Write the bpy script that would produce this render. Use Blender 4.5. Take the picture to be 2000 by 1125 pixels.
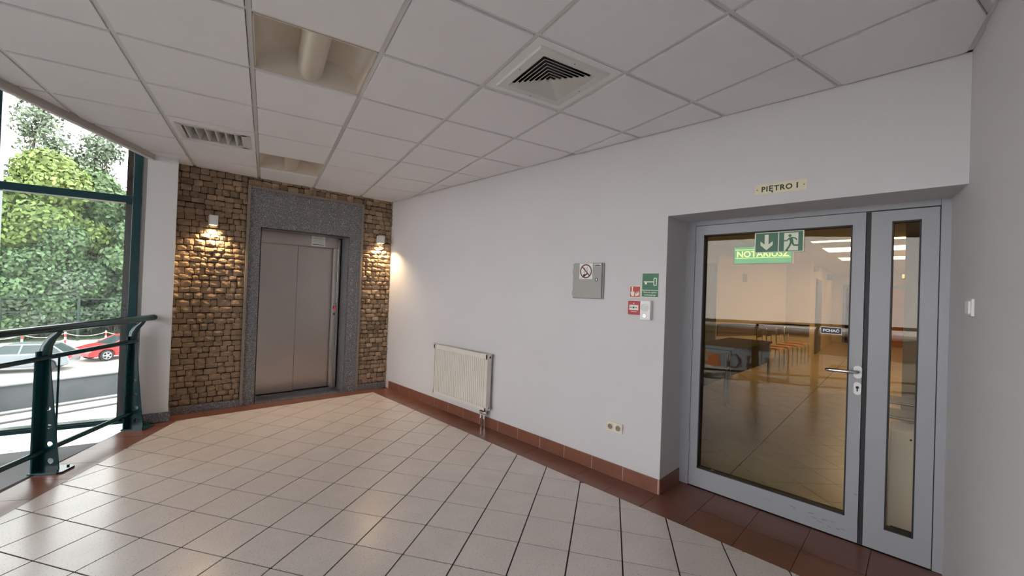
import bpy, bmesh, math, random
import numpy as np
from mathutils import Vector, Matrix
random.seed(7)
rng = np.random.default_rng(11)
for o in list(bpy.data.objects):
    bpy.data.objects.remove(o)
COL = bpy.context.scene.collection
S = bpy.context.scene
H = 2.714
G0 = -3.6

# ------------------------------------------------------------ camera, sky, exposure
cam = bpy.data.objects.new('camera', bpy.data.cameras.new('camera'))
COL.objects.link(cam)
cr, cu, cf = (0.708243, -0.705014, 0.036706), (-0.032417, 0.019462, 0.999285), (0.705224, 0.708926, 0.00907)
cam.matrix_world = Matrix(((cr[0], cu[0], -cf[0], 0), (cr[1], cu[1], -cf[1], 0), (cr[2], cu[2], -cf[2], 1.46), (0, 0, 0, 1)))
cam.data.sensor_width = 36
cam.data.lens = 36 * 798.424 / 2000
cam.data.clip_start = 0.02
cam.data.clip_end = 500
S.camera = cam
w = bpy.data.worlds.new('sky')
S.world = w
w.use_nodes = True
w.node_tree.nodes['Background'].inputs[0].default_value = (1.0, 0.968, 0.985, 1)
w.node_tree.nodes['Background'].inputs[1].default_value = 7.9
sun = bpy.data.objects.new('sun', bpy.data.lights.new('sun', 'SUN'))
sun.data.energy = 2.2
sun.data.angle = math.radians(25)
sun.rotation_euler = (math.radians(42), math.radians(-20), 0)
COL.objects.link(sun)
S.view_settings.view_transform = 'Standard'
S.view_settings.look = 'None'
S.view_settings.gamma = 1
S.view_settings.use_curve_mapping = False
S.view_settings.exposure = 0.0
S.cycles.max_bounces = 10
S.cycles.diffuse_bounces = 7
S.cycles.transparent_max_bounces = 16
S.cycles.caustics_reflective = False
S.cycles.caustics_refractive = False
S.cycles.sample_clamp_indirect = 6

# ------------------------------------------------------------ materials
def mat(name, col, rough=0.6, metal=0.0, noise=0.0, nscale=8.0, bump=0.0, bscale=60.0, island=0.0, emit=None, es=1.0, spec=0.5, speck=None, coat=0.0):
    m = bpy.data.materials.new(name)
    m.use_nodes = True
    nt = m.node_tree
    b = nt.nodes['Principled BSDF']
    b.inputs['Roughness'].default_value = rough
    b.inputs['Metallic'].default_value = metal
    b.inputs['Specular IOR Level'].default_value = spec
    b.inputs['Coat Weight'].default_value = coat
    b.inputs['Base Color'].default_value = (*col, 1)
    cur = None
    tc = nt.nodes.new('ShaderNodeTexCoord')
    def mix(fac_socket, a_socket_or_col, c2, mode='MIX'):
        x = nt.nodes.new('ShaderNodeMix')
        x.data_type = 'RGBA'
        x.blend_type = mode
        nt.links.new(fac_socket, x.inputs[0])
        if isinstance(a_socket_or_col, tuple):
            x.inputs[6].default_value = (*a_socket_or_col, 1)
        else:
            nt.links.new(a_socket_or_col, x.inputs[6])
        x.inputs[7].default_value = (*c2, 1)
        return x.outputs[2]
    if island:
        g = nt.nodes.new('ShaderNodeNewGeometry')
        cur = mix(g.outputs['Random Per Island'], tuple(min(1, c * (1 + island)) for c in col), tuple(c * (1 - island) for c in col))
    if noise:
        n = nt.nodes.new('ShaderNodeTexNoise')
        n.inputs['Scale'].default_value = nscale
        n.inputs['Detail'].default_value = 5
        nt.links.new(tc.outputs['Object'], n.inputs['Vector'])
        r = nt.nodes.new('ShaderNodeMapRange')
        r.inputs[1].default_value = 0.35
        r.inputs[2].default_value = 0.7
        nt.links.new(n.outputs['Fac'], r.inputs[0])
        k = nt.nodes.new('ShaderNodeMath')
        k.operation = 'MULTIPLY'
        k.inputs[1].default_value = noise
        nt.links.new(r.outputs[0], k.inputs[0])
        cur = mix(k.outputs[0], cur if cur else tuple(col), tuple(c * 0.35 for c in col))
    if speck:
        n = nt.nodes.new('ShaderNodeTexNoise')
        n.inputs['Scale'].default_value = speck[1]
        n.inputs['Detail'].default_value = 2
        nt.links.new(tc.outputs['Object'], n.inputs['Vector'])
        r = nt.nodes.new('ShaderNodeMapRange')
        r.inputs[1].default_value = speck[2]
        r.inputs[2].default_value = speck[2] + 0.06
        nt.links.new(n.outputs['Fac'], r.inputs[0])
        cur = mix(r.outputs[0], cur if cur else tuple(col), speck[0])
    if cur:
        nt.links.new(cur, b.inputs['Base Color'])
    if bump:
        n = nt.nodes.new('ShaderNodeTexNoise')
        n.inputs['Scale'].default_value = bscale
        n.inputs['Detail'].default_value = 4
        nt.links.new(tc.outputs['Object'], n.inputs['Vector'])
        bp = nt.nodes.new('ShaderNodeBump')
        bp.inputs['Strength'].default_value = bump
        bp.inputs['Distance'].default_value = 0.01
        nt.links.new(n.outputs['Fac'], bp.inputs['Height'])
        nt.links.new(bp.outputs[0], b.inputs['Normal'])
    if emit:
        b.inputs['Emission Color'].default_value = (*emit, 1)
        b.inputs['Emission Strength'].default_value = es
    return m

def glass(name, tint, refl_ior=1.5, rough=0.0, haze=0.0):
    m = bpy.data.materials.new(name)
    m.use_nodes = True
    nt = m.node_tree
    nt.nodes.clear()
    out = nt.nodes.new('ShaderNodeOutputMaterial')
    mx = nt.nodes.new('ShaderNodeMixShader')
    fr = nt.nodes.new('ShaderNodeFresnel')
    fr.inputs[0].default_value = refl_ior
    tr = nt.nodes.new('ShaderNodeBsdfTransparent')
    tr.inputs[0].default_value = (*tint, 1)
    gl = nt.nodes.new('ShaderNodeBsdfGlossy')
    gl.inputs['Roughness'].default_value = rough
    nt.links.new(fr.outputs[0], mx.inputs[0])
    last = tr.outputs[0]
    if haze:
        df = nt.nodes.new('ShaderNodeBsdfDiffuse')
        df.inputs[0].default_value = (0.75, 0.85, 0.85, 1)
        m2 = nt.nodes.new('ShaderNodeMixShader')
        m2.inputs[0].default_value = haze
        nt.links.new(last, m2.inputs[1])
        nt.links.new(df.outputs[0], m2.inputs[2])
        last = m2.outputs[0]
    nt.links.new(last, mx.inputs[1])
    nt.links.new(gl.outputs[0], mx.inputs[2])
    nt.links.new(mx.outputs[0], out.inputs[0])
    return m

M = dict(
    plaster=mat('plaster', (0.63, 0.62, 0.635), 0.85, noise=0.03, nscale=2.5, bump=0.05, bscale=120),
    column_paint=mat('column_paint', (0.72, 0.72, 0.72), 0.8, bump=0.04, bscale=120),
    ceiling=mat('ceiling_board', (0.82, 0.82, 0.84), 0.95, noise=0.03, nscale=3, bump=0.1, bscale=300),
    tee=mat('ceiling_tee', (0.66, 0.66, 0.66), 0.5),
    dark=mat('dark_void', (0.02, 0.02, 0.02), 0.9),
    fascia=mat('taupe_shade', (0.42, 0.38, 0.35), 0.7),  # brown-grey of the shaded inner face is put into the base colour
    beige=mat('beige_stoneware', (0.72, 0.655, 0.62), 0.24, island=0.04, noise=0.1, nscale=5, speck=((0.40, 0.355, 0.32), 130, 0.62), bump=0.015, bscale=80, spec=0.5),
    red=mat('red_stoneware', (0.215, 0.085, 0.055), 0.28, island=0.09, noise=0.25, nscale=7, speck=((0.32, 0.17, 0.12), 150, 0.68), bump=0.02, bscale=90),
    grout=mat('grout', (0.035, 0.027, 0.024), 0.9),
    redgrout=mat('light_grout', (0.55, 0.42, 0.36), 0.9),
    stone=mat('split_stone', (0.35, 0.25, 0.165), 0.85, island=0.38, noise=0.45, nscale=16, bump=0.9, bscale=45),
    mortar=mat('stone_joint', (0.035, 0.02, 0.014), 0.95),
    granite=mat('grey_granite', (0.19, 0.192, 0.205), 0.35, noise=0.8, nscale=80, speck=((0.46, 0.46, 0.47), 110, 0.58)),
    granite_edge=mat('worn_granite', (0.27, 0.235, 0.20), 0.5, noise=0.6, nscale=150),
    steel=mat('brushed_steel', (0.50, 0.45, 0.42), 0.30, metal=1.0, noise=0.1, nscale=3),
    steel_trim=mat('steel_trim', (0.58, 0.55, 0.53), 0.25, metal=1.0),
    chrome=mat('chrome', (0.75, 0.75, 0.76), 0.12, metal=1.0),
    alu=mat('grey_aluminium', (0.315, 0.325, 0.35), 0.42, noise=0.05, nscale=4),
    black=mat('black_rubber', (0.008, 0.008, 0.009), 0.55),
    green=mat('teal_metal', (0.004, 0.045, 0.055), 0.17, noise=0.1, nscale=9),
    rad=mat('cream_enamel', (0.68, 0.66, 0.60), 0.4, noise=0.04, nscale=8),
    white=mat('white_plastic', (0.78, 0.78, 0.77), 0.35),
    offwhite=mat('cream_plastic', (0.72, 0.67, 0.56), 0.4),
    fixture=mat('cream_reflector', (0.62, 0.56, 0.47), 0.35, noise=0.06, nscale=9),
    vent=mat('vent_enamel', (0.66, 0.655, 0.63), 0.4),
    cab=mat('grey_cabinet_paint', (0.335, 0.34, 0.315), 0.4, noise=0.06, nscale=10),
    print_white=mat('print_white', (0.78, 0.80, 0.76), 0.5),
    print_black=mat('print_black', (0.015, 0.015, 0.02), 0.5),
    print_red=mat('print_red', (0.45, 0.02, 0.025), 0.4),
    print_dred=mat('print_dark_red', (0.16, 0.008, 0.015), 0.4),
    print_green=mat('print_green', (0.006, 0.13, 0.06), 0.4),
    cream=mat('cream_plate', (0.72, 0.68, 0.48), 0.5),
    glow=mat('photoluminescent', (0.80, 0.84, 0.66), 0.5),
    hallwall=mat('hall_plaster', (0.70, 0.63, 0.50), 0.85, noise=0.04, nscale=2),
    hallceil=mat('hall_ceiling_board', (0.60, 0.55, 0.46), 0.9),
    halltile=mat('hall_stoneware', (0.50, 0.41, 0.30), 0.3, island=0.05, noise=0.12, nscale=4),
    halldoor=mat('grey_door_paint', (0.20, 0.21, 0.24), 0.5),
    darkwood=mat('dark_brown_laminate', (0.022, 0.010, 0.008), 0.6, noise=0.3, nscale=12),
    purple=mat('grey_lilac_panel', (0.17, 0.14, 0.15), 0.5),
    orange=mat('orange_seat', (0.72, 0.32, 0.16), 0.5),
    greyseat=mat('dark_upholstery', (0.05, 0.045, 0.05), 0.5),
    orangelight=mat('amber_wood', (0.40, 0.17, 0.05), 0.5),
    blue=mat('blue_grey_panel', (0.30, 0.42, 0.50), 0.5),
    navy=mat('navy_letter', (0.01, 0.012, 0.06), 0.4),
    lion=mat('orange_letter', (0.80, 0.18, 0.02), 0.4),
    panel_light=mat('light_diffuser', (0.9, 0.85, 0.7), 0.5, emit=(1.0, 0.80, 0.46), es=5.0),
    lamp_glow=mat('lamp_glow', (1, 0.9, 0.7), 0.5, emit=(1.0, 0.80, 0.50), es=14.0),
    sign_glow=mat('lit_green_sign', (0.02, 0.3, 0.12), 0.4, emit=(0.01, 0.42, 0.13), es=1.0),
    sign_letter=mat('lit_letters', (0.7, 0.8, 0.3), 0.4, emit=(0.75, 0.9, 0.30), es=1.25),
    led=mat('red_display', (0.3, 0.0, 0.01), 0.4, emit=(1.0, 0.02, 0.04), es=1.2),
    concrete=mat('grey_concrete', (0.13, 0.135, 0.145), 0.9, noise=0.3, nscale=1.5),
    pale=mat('pale_roofing', (0.50, 0.50, 0.48), 0.8, noise=0.15, nscale=2),
    seam=mat('roof_seam', (0.17, 0.15, 0.15), 0.8),
    slab=mat('slab_paint', (0.36, 0.36, 0.37), 0.8),
    paving=mat('pale_paving', (0.46, 0.435, 0.40), 0.9, noise=0.25, nscale=0.25),
    sand=mat('sandy_strip', (0.46, 0.34, 0.17), 0.9, noise=0.4, nscale=0.7),
    wing=mat('wing_render', (0.13, 0.10, 0.085), 0.9, noise=0.2, nscale=1),
    cabwhite=mat('cabinet_white', (0.42, 0.42, 0.40), 0.5),
    grass=mat('rough_grass', (0.05, 0.085, 0.03), 0.95, noise=0.5, nscale=1.5),
    bark=mat('bark', (0.07, 0.05, 0.035), 0.9, noise=0.5, nscale=6),
    fence=mat('dark_green_fence', (0.012, 0.03, 0.022), 0.6),
    carsilver=mat('silver_paint', (0.20, 0.225, 0.25), 0.25, metal=0.3, coat=0.4),
    carred=mat('red_paint', (0.42, 0.012, 0.02), 0.25, coat=0.5),
    carglass=mat('car_glass', (0.03, 0.045, 0.05), 0.08),
    tyre=mat('tyre', (0.012, 0.012, 0.012), 0.8),
    hub=mat('wheel_alloy', (0.45, 0.45, 0.46), 0.35, metal=0.8),
    bollard_red=mat('bollard_red', (0.55, 0.03, 0.02), 0.5),
    glass_clear=glass('clear_glass', (0.96, 0.972, 0.965)),
    glass_hazy=glass('hazy_glass', (0.88, 0.925, 0.915), haze=0.08),  # pale veil over the view mixed into the lower panes
    glass_door=glass('door_glass', (0.88, 0.83, 0.74), 1.39),
)
for i, (nm, c) in enumerate(dict(leaf_bright=(0.125, 0.185, 0.045), leaf_mid=(0.085, 0.145, 0.06), leaf_dark=(0.06, 0.105, 0.05), leaf_grey=(0.10, 0.14, 0.085)).items()):
    M[nm] = mat(nm, c, 0.7, island=0.42)
    b = M[nm].node_tree.nodes['Principled BSDF']
    b.inputs['Subsurface Weight'].default_value = 0.0

# ------------------------------------------------------------ helpers
def wl(o):
    v = Vector((0, 0, 0))
    while o is not None:
        v = v + o.location
        o = o.parent
    return v

class MB:
    def __init__(s):
        s.v, s.f = [], []
    def add(s, vs, fs):
        k = len(s.v)
        s.v += [tuple(p) for p in vs]
        s.f += [tuple(i + k for i in f) for f in fs]
        return s
    def box(s, F, a0, a1, b0, b1, c0, c1):
        vs = [F(a, b, c) for a in (a0, a1) for b in (b0, b1) for c in (c0, c1)]
        return s.add(vs, [(0, 1, 3, 2), (4, 6, 7, 5), (0, 4, 5, 1), (2, 3, 7, 6), (0, 2, 6, 4), (1, 5, 7, 3)])
    def prism(s, bot, top):
        n = len(bot)
        return s.add(list(bot) + list(top), [tuple(range(n))[::-1], tuple(range(n, 2 * n))] + [(i, (i + 1) % n, n + (i + 1) % n, n + i) for i in range(n)])
    def poly(s, g, pts, b0, b1):
        return s.prism([g(u, v, b0) for u, v in pts], [g(u, v, b1) for u, v in pts])
    def tube(s, pts, r, n=10, caps=True, closed=False):
        pts = [Vector(p) for p in pts]
        rs = r if isinstance(r, (list, tuple)) else [r] * len(pts)
        base = len(s.v)
        up = None
        m = len(pts)
        for i, p in enumerate(pts):
            if closed:
                t = pts[(i + 1) % m] - pts[i - 1]
            else:
                t = pts[min(i + 1, m - 1)] - pts[max(i - 1, 0)]
            t.normalize()
            if up is None:
                up = Vector((0, 0, 1)) if abs(t.z) < 0.9 else Vector((1, 0, 0))
            x = t.cross(up).normalized()
            y = x.cross(t).normalized()
            up = y
            for k in range(n):
                a = 2 * math.pi * k / n
                q = p + (x * math.cos(a) + y * math.sin(a)) * rs[i]
                s.v.append(tuple(q))
        for i in range(m if closed else m - 1):
            j = (i + 1) % m
            for k in range(n):
                s.f.append((base + i * n + k, base + i * n + (k + 1) % n, base + j * n + (k + 1) % n, base + j * n + k))
        if caps and not closed:
            s.f.append(tuple(base + k for k in range(n))[::-1])
            s.f.append(tuple(base + (m - 1) * n + k for k in range(n)))
        return s
    def build(s, name, m, parent=None, origin=None, smooth=False, bevel=0, fix=True, segs=2):
        me = bpy.data.meshes.new(name)
        pw = wl(parent) if parent else Vector((0, 0, 0))
        if origin is None:
            origin = pw if parent else Vector((0, 0, 0))
        origin = Vector(origin)
        me.from_pydata([(x - origin.x, y - origin.y, z - origin.z) for x, y, z in s.v], [], s.f)
        if fix:
            bm = bmesh.new()
            bm.from_mesh(me)
            bmesh.ops.recalc_face_normals(bm, faces=bm.faces)
            bm.to_mesh(me)
            bm.free()
        me.materials.append(M[m] if isinstance(m, str) else m)
        if smooth:
            me.polygons.foreach_set('use_smooth', [True] * len(me.polygons))
            try:
                me.set_sharp_from_angle(angle=math.radians(38))
            except Exception:
                pass
        o = bpy.data.objects.new(name, me)
        COL.objects.link(o)
        o.parent = parent
        o.location = origin - pw
        if bevel:
            bv = o.modifiers.new('bevel', 'BEVEL')
            bv.width = bevel
            bv.segments = segs
            bv.limit_method = 'ANGLE'
        return o

def tag(o, label=None, cat=None, group=None, kind=None):
    if label: o['label'] = label
    if cat: o['category'] = cat
    if group: o['group'] = group
    if kind: o['kind'] = kind
    return o
def empty(name, loc, label=None, cat=None, group=None, kind=None):
    o = bpy.data.objects.new(name, None)
    o.empty_display_size = 0.1
    o.location = loc
    COL.objects.link(o)
    return tag(o, label, cat, group, kind)
def frame(ox, oy, ux, uy, vx, vy):
    return lambda a, b, c: (ox + a * ux + b * vx, oy + a * uy + b * vy, c)
XY = lambda a, b, c: (a, b, c)
EL = frame(2.967, 5.53, -.99827, .0588, -.0588, -.99827)      # stone wall: a from the corner, b out of the wall
LW = lambda a, b, c: (2.957 - b, a, c)                        # long wall: a = y
DR = lambda a, b, c: (3.295 - b, a, c)                        # door plane
RWF = frame(2.954, -.148, -.9916, -.1296, -.1296, .9916)      # wall beside the camera
RL = frame(-.345, 4.539, .5309, .8474, .8474, -.5309)         # railing: a along it, b into the room
WN = frame(.262, 5.50, -.974, .225, -.225, -.974)             # glazing
CGo, CGa, CGj = (-.884, 1.9124), (.9711, -.2386), (.2386, .9711)
CG = frame(*CGo, *CGa, *CGj)
FG = frame(.4944, 2.5779, .5238, -.8518, .8518, .5238)
TS = 0.29285

def clip(poly, P):
    """polygon clipped by the convex polygon P (counter-clockwise)"""
    out = list(poly)
    for i in range(len(P)):
        (x1, y1), (x2, y2) = P[i], P[(i + 1) % len(P)]
        inp, out = out, []
        if not inp:
            return []
        side = lambda p: (x2 - x1) * (p[1] - y1) - (y2 - y1) * (p[0] - x1)
        for k in range(len(inp)):
            a, b = inp[k - 1], inp[k]
            sa, sb = side(a), side(b)
            if (sa >= 0) != (sb >= 0):
                t = sa / (sa - sb)
                out.append((a[0] + t * (b[0] - a[0]), a[1] + t * (b[1] - a[1])))
            if sb >= 0:
                out.append(b)
    r = []
    for p in out:
        if not r or math.hypot(p[0] - r[-1][0], p[1] - r[-1][1]) > 1e-4:
            r.append(p)
    if len(r) > 2 and math.hypot(r[0][0] - r[-1][0], r[0][1] - r[-1][1]) < 1e-4:
        r.pop()
    return r if len(r) > 2 else []
def area(p):
    return 0.5 * sum(p[i - 1][0] * p[i][1] - p[i][0] * p[i - 1][1] for i in range(len(p)))
def ccw(p):
    return p if area(p) > 0 else p[::-1]
def inset(P, d):
    P = ccw(P)
    out = []
    n = len(P)
    for i in range(n):
        a, b, c = Vector(P[i - 1]), Vector(P[i]), Vector(P[(i + 1) % n])
        e1, e2 = (b - a).normalized(), (c - b).normalized()
        n1, n2 = Vector((-e1.y, e1.x)), Vector((-e2.y, e2.x))
        k = (n1 + n2)
        k = k / max(0.3, k.dot(n1))
        q = b + k * d
        out.append((q.x, q.y))
    return out
def inview(x, y, z, marg=120):
    v = Vector((x, y, z - 1.46))
    D = v.dot(Vector(cf))
    if D < 0.05:
        return False
    px = 1000 + 798.4 * v.dot(Vector(cr)) / D
    py = 562.5 - 798.4 * v.dot(Vector(cu)) / D
    return -marg < px < 2000 + marg and -marg < py < 1125 + marg

def text(s, size, g, u0, v0, b, m, parent, bold=0.0, extr=0.0006, spacing=1.0, align='LEFT', shear=0, name='lettering', xs=1.0):
    c = bpy.data.curves.new('t', 'FONT')
    c.body = s
    c.size = size
    c.offset = bold
    c.extrude = extr
    c.space_character = spacing
    c.align_x = align
    c.shear = shear
    c.resolution_u = 3
    t = bpy.data.objects.new('t', c)
    COL.objects.link(t)
    dg = bpy.context.evaluated_depsgraph_get()
    me = bpy.data.meshes.new_from_object(t.evaluated_get(dg))
    mb = MB()
    mb.add([g(u0 + p.co.x * xs, v0 + p.co.y, b + p.co.z) for p in me.vertices], [tuple(p.vertices) for p in me.polygons])
    bpy.data.objects.remove(t)
    return mb.build(name, m, parent, fix=False)
def circle(u, v, r, n=20, a0=0, a1=360):
    return [(u + r * math.cos(math.radians(a0 + (a1 - a0) * k / n)), v + r * math.sin(math.radians(a0 + (a1 - a0) * k / n))) for k in range(n)]
def ring(mb, g, u, v, r0, r1, b0, b1, n=24):
    for k in range(n):
        a, c = 2 * math.pi * k / n, 2 * math.pi * (k + 1) / n
        mb.poly(g, [(u + r0 * math.cos(a), v + r0 * math.sin(a)), (u + r1 * math.cos(a), v + r1 * math.sin(a)), (u + r1 * math.cos(c), v + r1 * math.sin(c)), (u + r0 * math.cos(c), v + r0 * math.sin(c))], b0, b1)
def stroke(mb, g, pts, wd, b0, b1):
    for (u0, v0), (u1, v1) in zip(pts, pts[1:]):
        L = math.hypot(u1 - u0, v1 - v0)
        nx, ny = -(v1 - v0) / L * wd / 2, (u1 - u0) / L * wd / 2
        mb.poly(g, [(u0 + nx, v0 + ny), (u0 - nx, v0 - ny), (u1 - nx, v1 - ny), (u1 + nx, v1 + ny)], b0, b1)

# ------------------------------------------------------------ setting: walls
wr = MB()
wr.box(XY, 2.957, 3.40, 1.350, 5.75, -.02, 3.3).box(XY, 2.957, 3.40, -.60, 1.350, 2.066, 3.3)
wall_right = tag(wr.build('wall_right', 'plaster'), kind='structure')
wf = MB()
wf.box(RWF, -.345, 9.2, -.25, 0, -3.6, 3.3)
wf.box(RWF, .245, 9.2, 0, .007, 1.121, H + .02)
wall_front = tag(wf.build('wall_front', 'plaster'), kind='structure')
wb = MB()
wb.box(EL, -.25, .61, -.5, 0, -.02, 3.3).box(EL, 1.655, 2.85, -.5, 0, -.02, 3.3).box(EL, .61, 1.655, -.5, 0, 2.12, 3.3).box(EL, .55, 1.7, -.62, -.5, -.02, 3.3)
wall_back = tag(wb.build('wall_back', 'mortar'), kind='structure')
pil = MB()
pil.prism([(.262, 5.48, -.02), (.500, 5.445, -.02), (.515, 5.72, -.02), (.29, 5.72, -.02)], [(.262, 5.48, 3.3), (.500, 5.445, 3.3), (.515, 5.72, 3.3), (.29, 5.72, 3.3)])
pillar = tag(pil.build('pillar', 'column_paint', bevel=.004), kind='structure')
pl_ = MB().prism([(.262, 5.467, 0), (.514, 5.43, 0), (.525, 5.66, 0), (.25, 5.66, 0)], [(.262, 5.467, .10), (.514, 5.43, .10), (.525, 5.66, .10), (.25, 5.66, .10)])
pl_.build('plinth', 'granite', pillar, bevel=.003)

# stone cladding
def stone(mb, F, s0, s1, z0, z1):
    j = lambda k: random.uniform(-k, k)
    c = [(s0 + j(.004), z0 + j(.004)), (s1 + j(.004), z0 + j(.005)), (s1 + j(.004), z1 + j(.005)), (s0 + j(.004), z1 + j(.004))]
    d = .012 + random.random() * .014
    tx, tz = j(.006), j(.006)
    N = 4
    vs, fs = [], []
    for iy in range(N):
        for ix in range(N):
            u, v = ix / (N - 1), iy / (N - 1)
            if 0 < ix < N - 1: u += j(.09)
            if 0 < iy < N - 1: v += j(.09)
            a = (c[0][0] * (1 - u) + c[1][0] * u) * (1 - v) + (c[3][0] * (1 - u) + c[2][0] * u) * v
            z = (c[0][1] * (1 - u) + c[1][1] * u) * (1 - v) + (c[3][1] * (1 - u) + c[2][1] * u) * v
            edge = ix in (0, N - 1) or iy in (0, N - 1)
            corner = ix in (0, N - 1) and iy in (0, N - 1)
            if corner:
                a += (.006 if ix == 0 else -.006); z += (.006 if iy == 0 else -.006)
            b = d * (.45 if edge else 1.0) + (0 if edge else j(.005) + tx * (u - .5) * 2 + tz * (v - .5) * 2) + j(.0015)
            vs.append(F(a, max(.002, b), z))
    for iy in range(N - 1):
        for ix in range(N - 1):
            k = iy * N + ix
            fs.append((k, k + 1, k + N + 1, k + N))
    rim = [0, 1, 2, 3, 7, 11, 15, 14, 13, 12, 8, 4]
    m = len(vs)
    for i in rim:
        ix, iy = i % N, i // N
        a = s0 + (s1 - s0) * ix / (N - 1); z = z0 + (z1 - z0) * iy / (N - 1)
        vs.append(F(a, -.002, z))
    for i in range(12):
        fs.append((rim[i], rim[(i + 1) % 12], m + (i + 1) % 12, m + i))
    mb.add(vs, fs)
def stone_rows(s0, s1, z0, z1, hm):
    rows, z = [], z0
    while z < z1 - .02:
        h = random.uniform(hm * .82, hm * 1.18)
        if z + h > z1 - hm * .5: h = z1 - z
        rows.append((z, z + h)); z += h
    out = []
    for (za, zb) in rows:
        s = s0 - random.uniform(0, .05)
        while s < s1 - .012:
            wd = random.choice([.062, .075, .085, .092, .10, .12]) * random.uniform(.92, 1.08)
            e = s + wd
            if e > s1 - .03: e = s1
            a = max(s, s0)
            if e - a > .015:
                k = random.uniform(-.005, .005)
                out.append((a + .0025, e - .0025, za + .0028 + k * (za > z0), zb - .0028 + k * (zb < z1)))
            s = e
    return out
L = stone_rows(1.814, 2.56, .087, H + .03, .068)
for i, (a, b_, c, d) in enumerate(L):
    if i < 298:
        mb = MB(); stone(mb, EL, a, b_, c, d); mb.build('stone', 'stone', wall_back)
rest = MB()
for q in L[298:]: stone(rest, EL, *q)
for q in stone_rows(0.0, .432, .087, H + .03, .063): stone(rest, EL, *q)
for q in stone_rows(.432, 1.814, 2.603, H + .03, .066): stone(rest, EL, *q)
tag(rest.build('stone_cladding', 'stone', wall_back), kind='stuff')
# granite portal
gp = MB().box(EL, 1.665, 1.787, -.02, .012, 0, 2.125)
gp.build('granite_panel', 'granite', wall_back, bevel=.002)
MB().box(EL, .505, .610, -.02, .012, 0, 2.125).build('granite_panel', 'granite', wall_back, bevel=.002)
MB().box(EL, .505, 1.787, -.02, .012, 2.127, 2.573).build('granite_panel', 'granite', wall_back, bevel=.002)
MB().box(EL, .598, .615, -.30, -.02, 0, 2.125).build('granite_panel', 'granite', wall_back)
MB().box(EL, 1.650, 1.667, -.30, -.02, 0, 2.125).build('granite_panel', 'granite', wall_back)
MB().box(EL, .61, 1.655, -.30, -.02, 2.118, 2.13).build('granite_panel', 'granite', wall_back)
MB().box(EL, 1.785, 1.814, 0, .034, 0, 2.602).build('granite_trim', 'granite_edge', wall_back, bevel=.002)
MB().box(EL, .440, .507, 0, .020, 0, 2.572).build('granite_trim', 'granite', wall_back, bevel=.002)
MB().box(EL, .432, .462, 0, .034, 0, 2.602).build('granite_trim', 'granite_edge', wall_back, bevel=.002)
MB().box(EL, .462, 1.785, 0, .034, 2.572, 2.602).build('granite_trim', 'granite_edge', wall_back, bevel=.002)
MB().box(EL, 1.814, 2.56, 0, .026, 0, .085).build('granite_plinth', 'granite', wall_back, bevel=.002)
MB().box(EL, -.02, .432, 0, .026, 0, .085).build('granite_plinth', 'granite', wall_back, bevel=.002)

# lift doors
lift = tag(empty('door_2', EL(1.13, -.33, 0)), kind='structure')
MB().box(EL, .655, 1.64, -.31, -.265, 1.972, 2.125).build('head_panel', 'steel', lift, bevel=.002)
MB().box(EL, .68, 1.60, -.263, -.268, 1.985, 2.105).build('head_cover', 'steel', lift, bevel=.001)
MB().box(EL, .668, .722, -.33, -.262, .02, 1.975).build('steel_column', 'steel_trim', lift, bevel=.002)
MB().box(EL, .640, .664, -.31, -.255, .02, 2.10).build('steel_column', 'steel_trim', lift, bevel=.002)
MB().box(EL, 1.606, 1.64, -.33, -.262, .02, 1.975).build('steel_column', 'steel_trim', lift, bevel=.002)
MB().box(EL, 1.172, 1.61, -.335, -.315, .035, 1.98).build('door_leaf', 'steel', lift, bevel=.002)
MB().box(EL, .72, 1.164, -.365, -.345, .035, 1.98).build('door_leaf', 'steel', lift, bevel=.002)
MB().box(EL, 1.164, 1.172, -.365, -.336, .035, 1.98).build('leaf_edge', 'black', lift)
MB().box(EL, .61, 1.655, -.50, -.300, -.005, .022).build('sill_track', 'steel_trim', lift)
MB().box(EL, .61, 1.655, -.345, -.335, .02, .030).build('sill_groove', 'black', lift)
MB().box(EL, .64, 1.64, -.50, -.38, .02, 2.1).build('shaft_back', 'dark', lift)
cp = empty('lift_control_panel', EL(.682, -.262, 1.10), 'narrow steel lift call panel with red digit beside the lift doors', 'call panel')
MB().box(EL, .672, .716, -.262, -.256, .985, 1.215).build('face_plate', 'steel_trim', cp, bevel=.001)
MB().box(EL, .679, .709, -.256, -.254, 1.125, 1.172).build('display', 'print_dred', cp)
led = MB()
gE = lambda u, v, b: EL(.709 - u, b, 1.125 + v)
for seg in ([(.012, .036), (.018, .041)], [(.018, .041), (.018, .006)], [(.010, .006), (.024, .006)]): stroke(led, gE, seg, .007, -.254, -.2525)
led.build('digit', 'led', cp)
MB().poly(lambda u, v, b: EL(u, b, v), circle(.694, 1.055, .013), -.256, -.251).build('button', 'black', cp)
text('DŹWIG', .010, gE, .0, .072, -.2555, 'print_black', cp)
nt_ = empty('paper_notice', EL(.93, -.262, 2.05), 'white printed paper notice taped to the steel panel above the lift doors', 'notice')
MB().box(EL, .848, 1.022, -.263, -.2615, 1.985, 2.137).build('sheet', 'print_white', nt_)
gN = lambda u, v, b: EL(1.022 - u, b, 1.985 + v)
ln = MB()
for v, u0, u1, wd in ((.138, .02, .155, .006), (.125, .03, .14, .003), (.112, .02, .15, .002), (.098, .015, .16, .003), (.083, .02, .155, .002), (.068, .015, .15, .002), (.052, .02, .16, .003), (.036, .03, .15, .002), (.02, .012, .165, .008)):
    stroke(ln, gN, [(u0, v), (u1, v)], wd, -.2615, -.2612)
ln.build('printed_lines', 'print_black', nt_)

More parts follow.
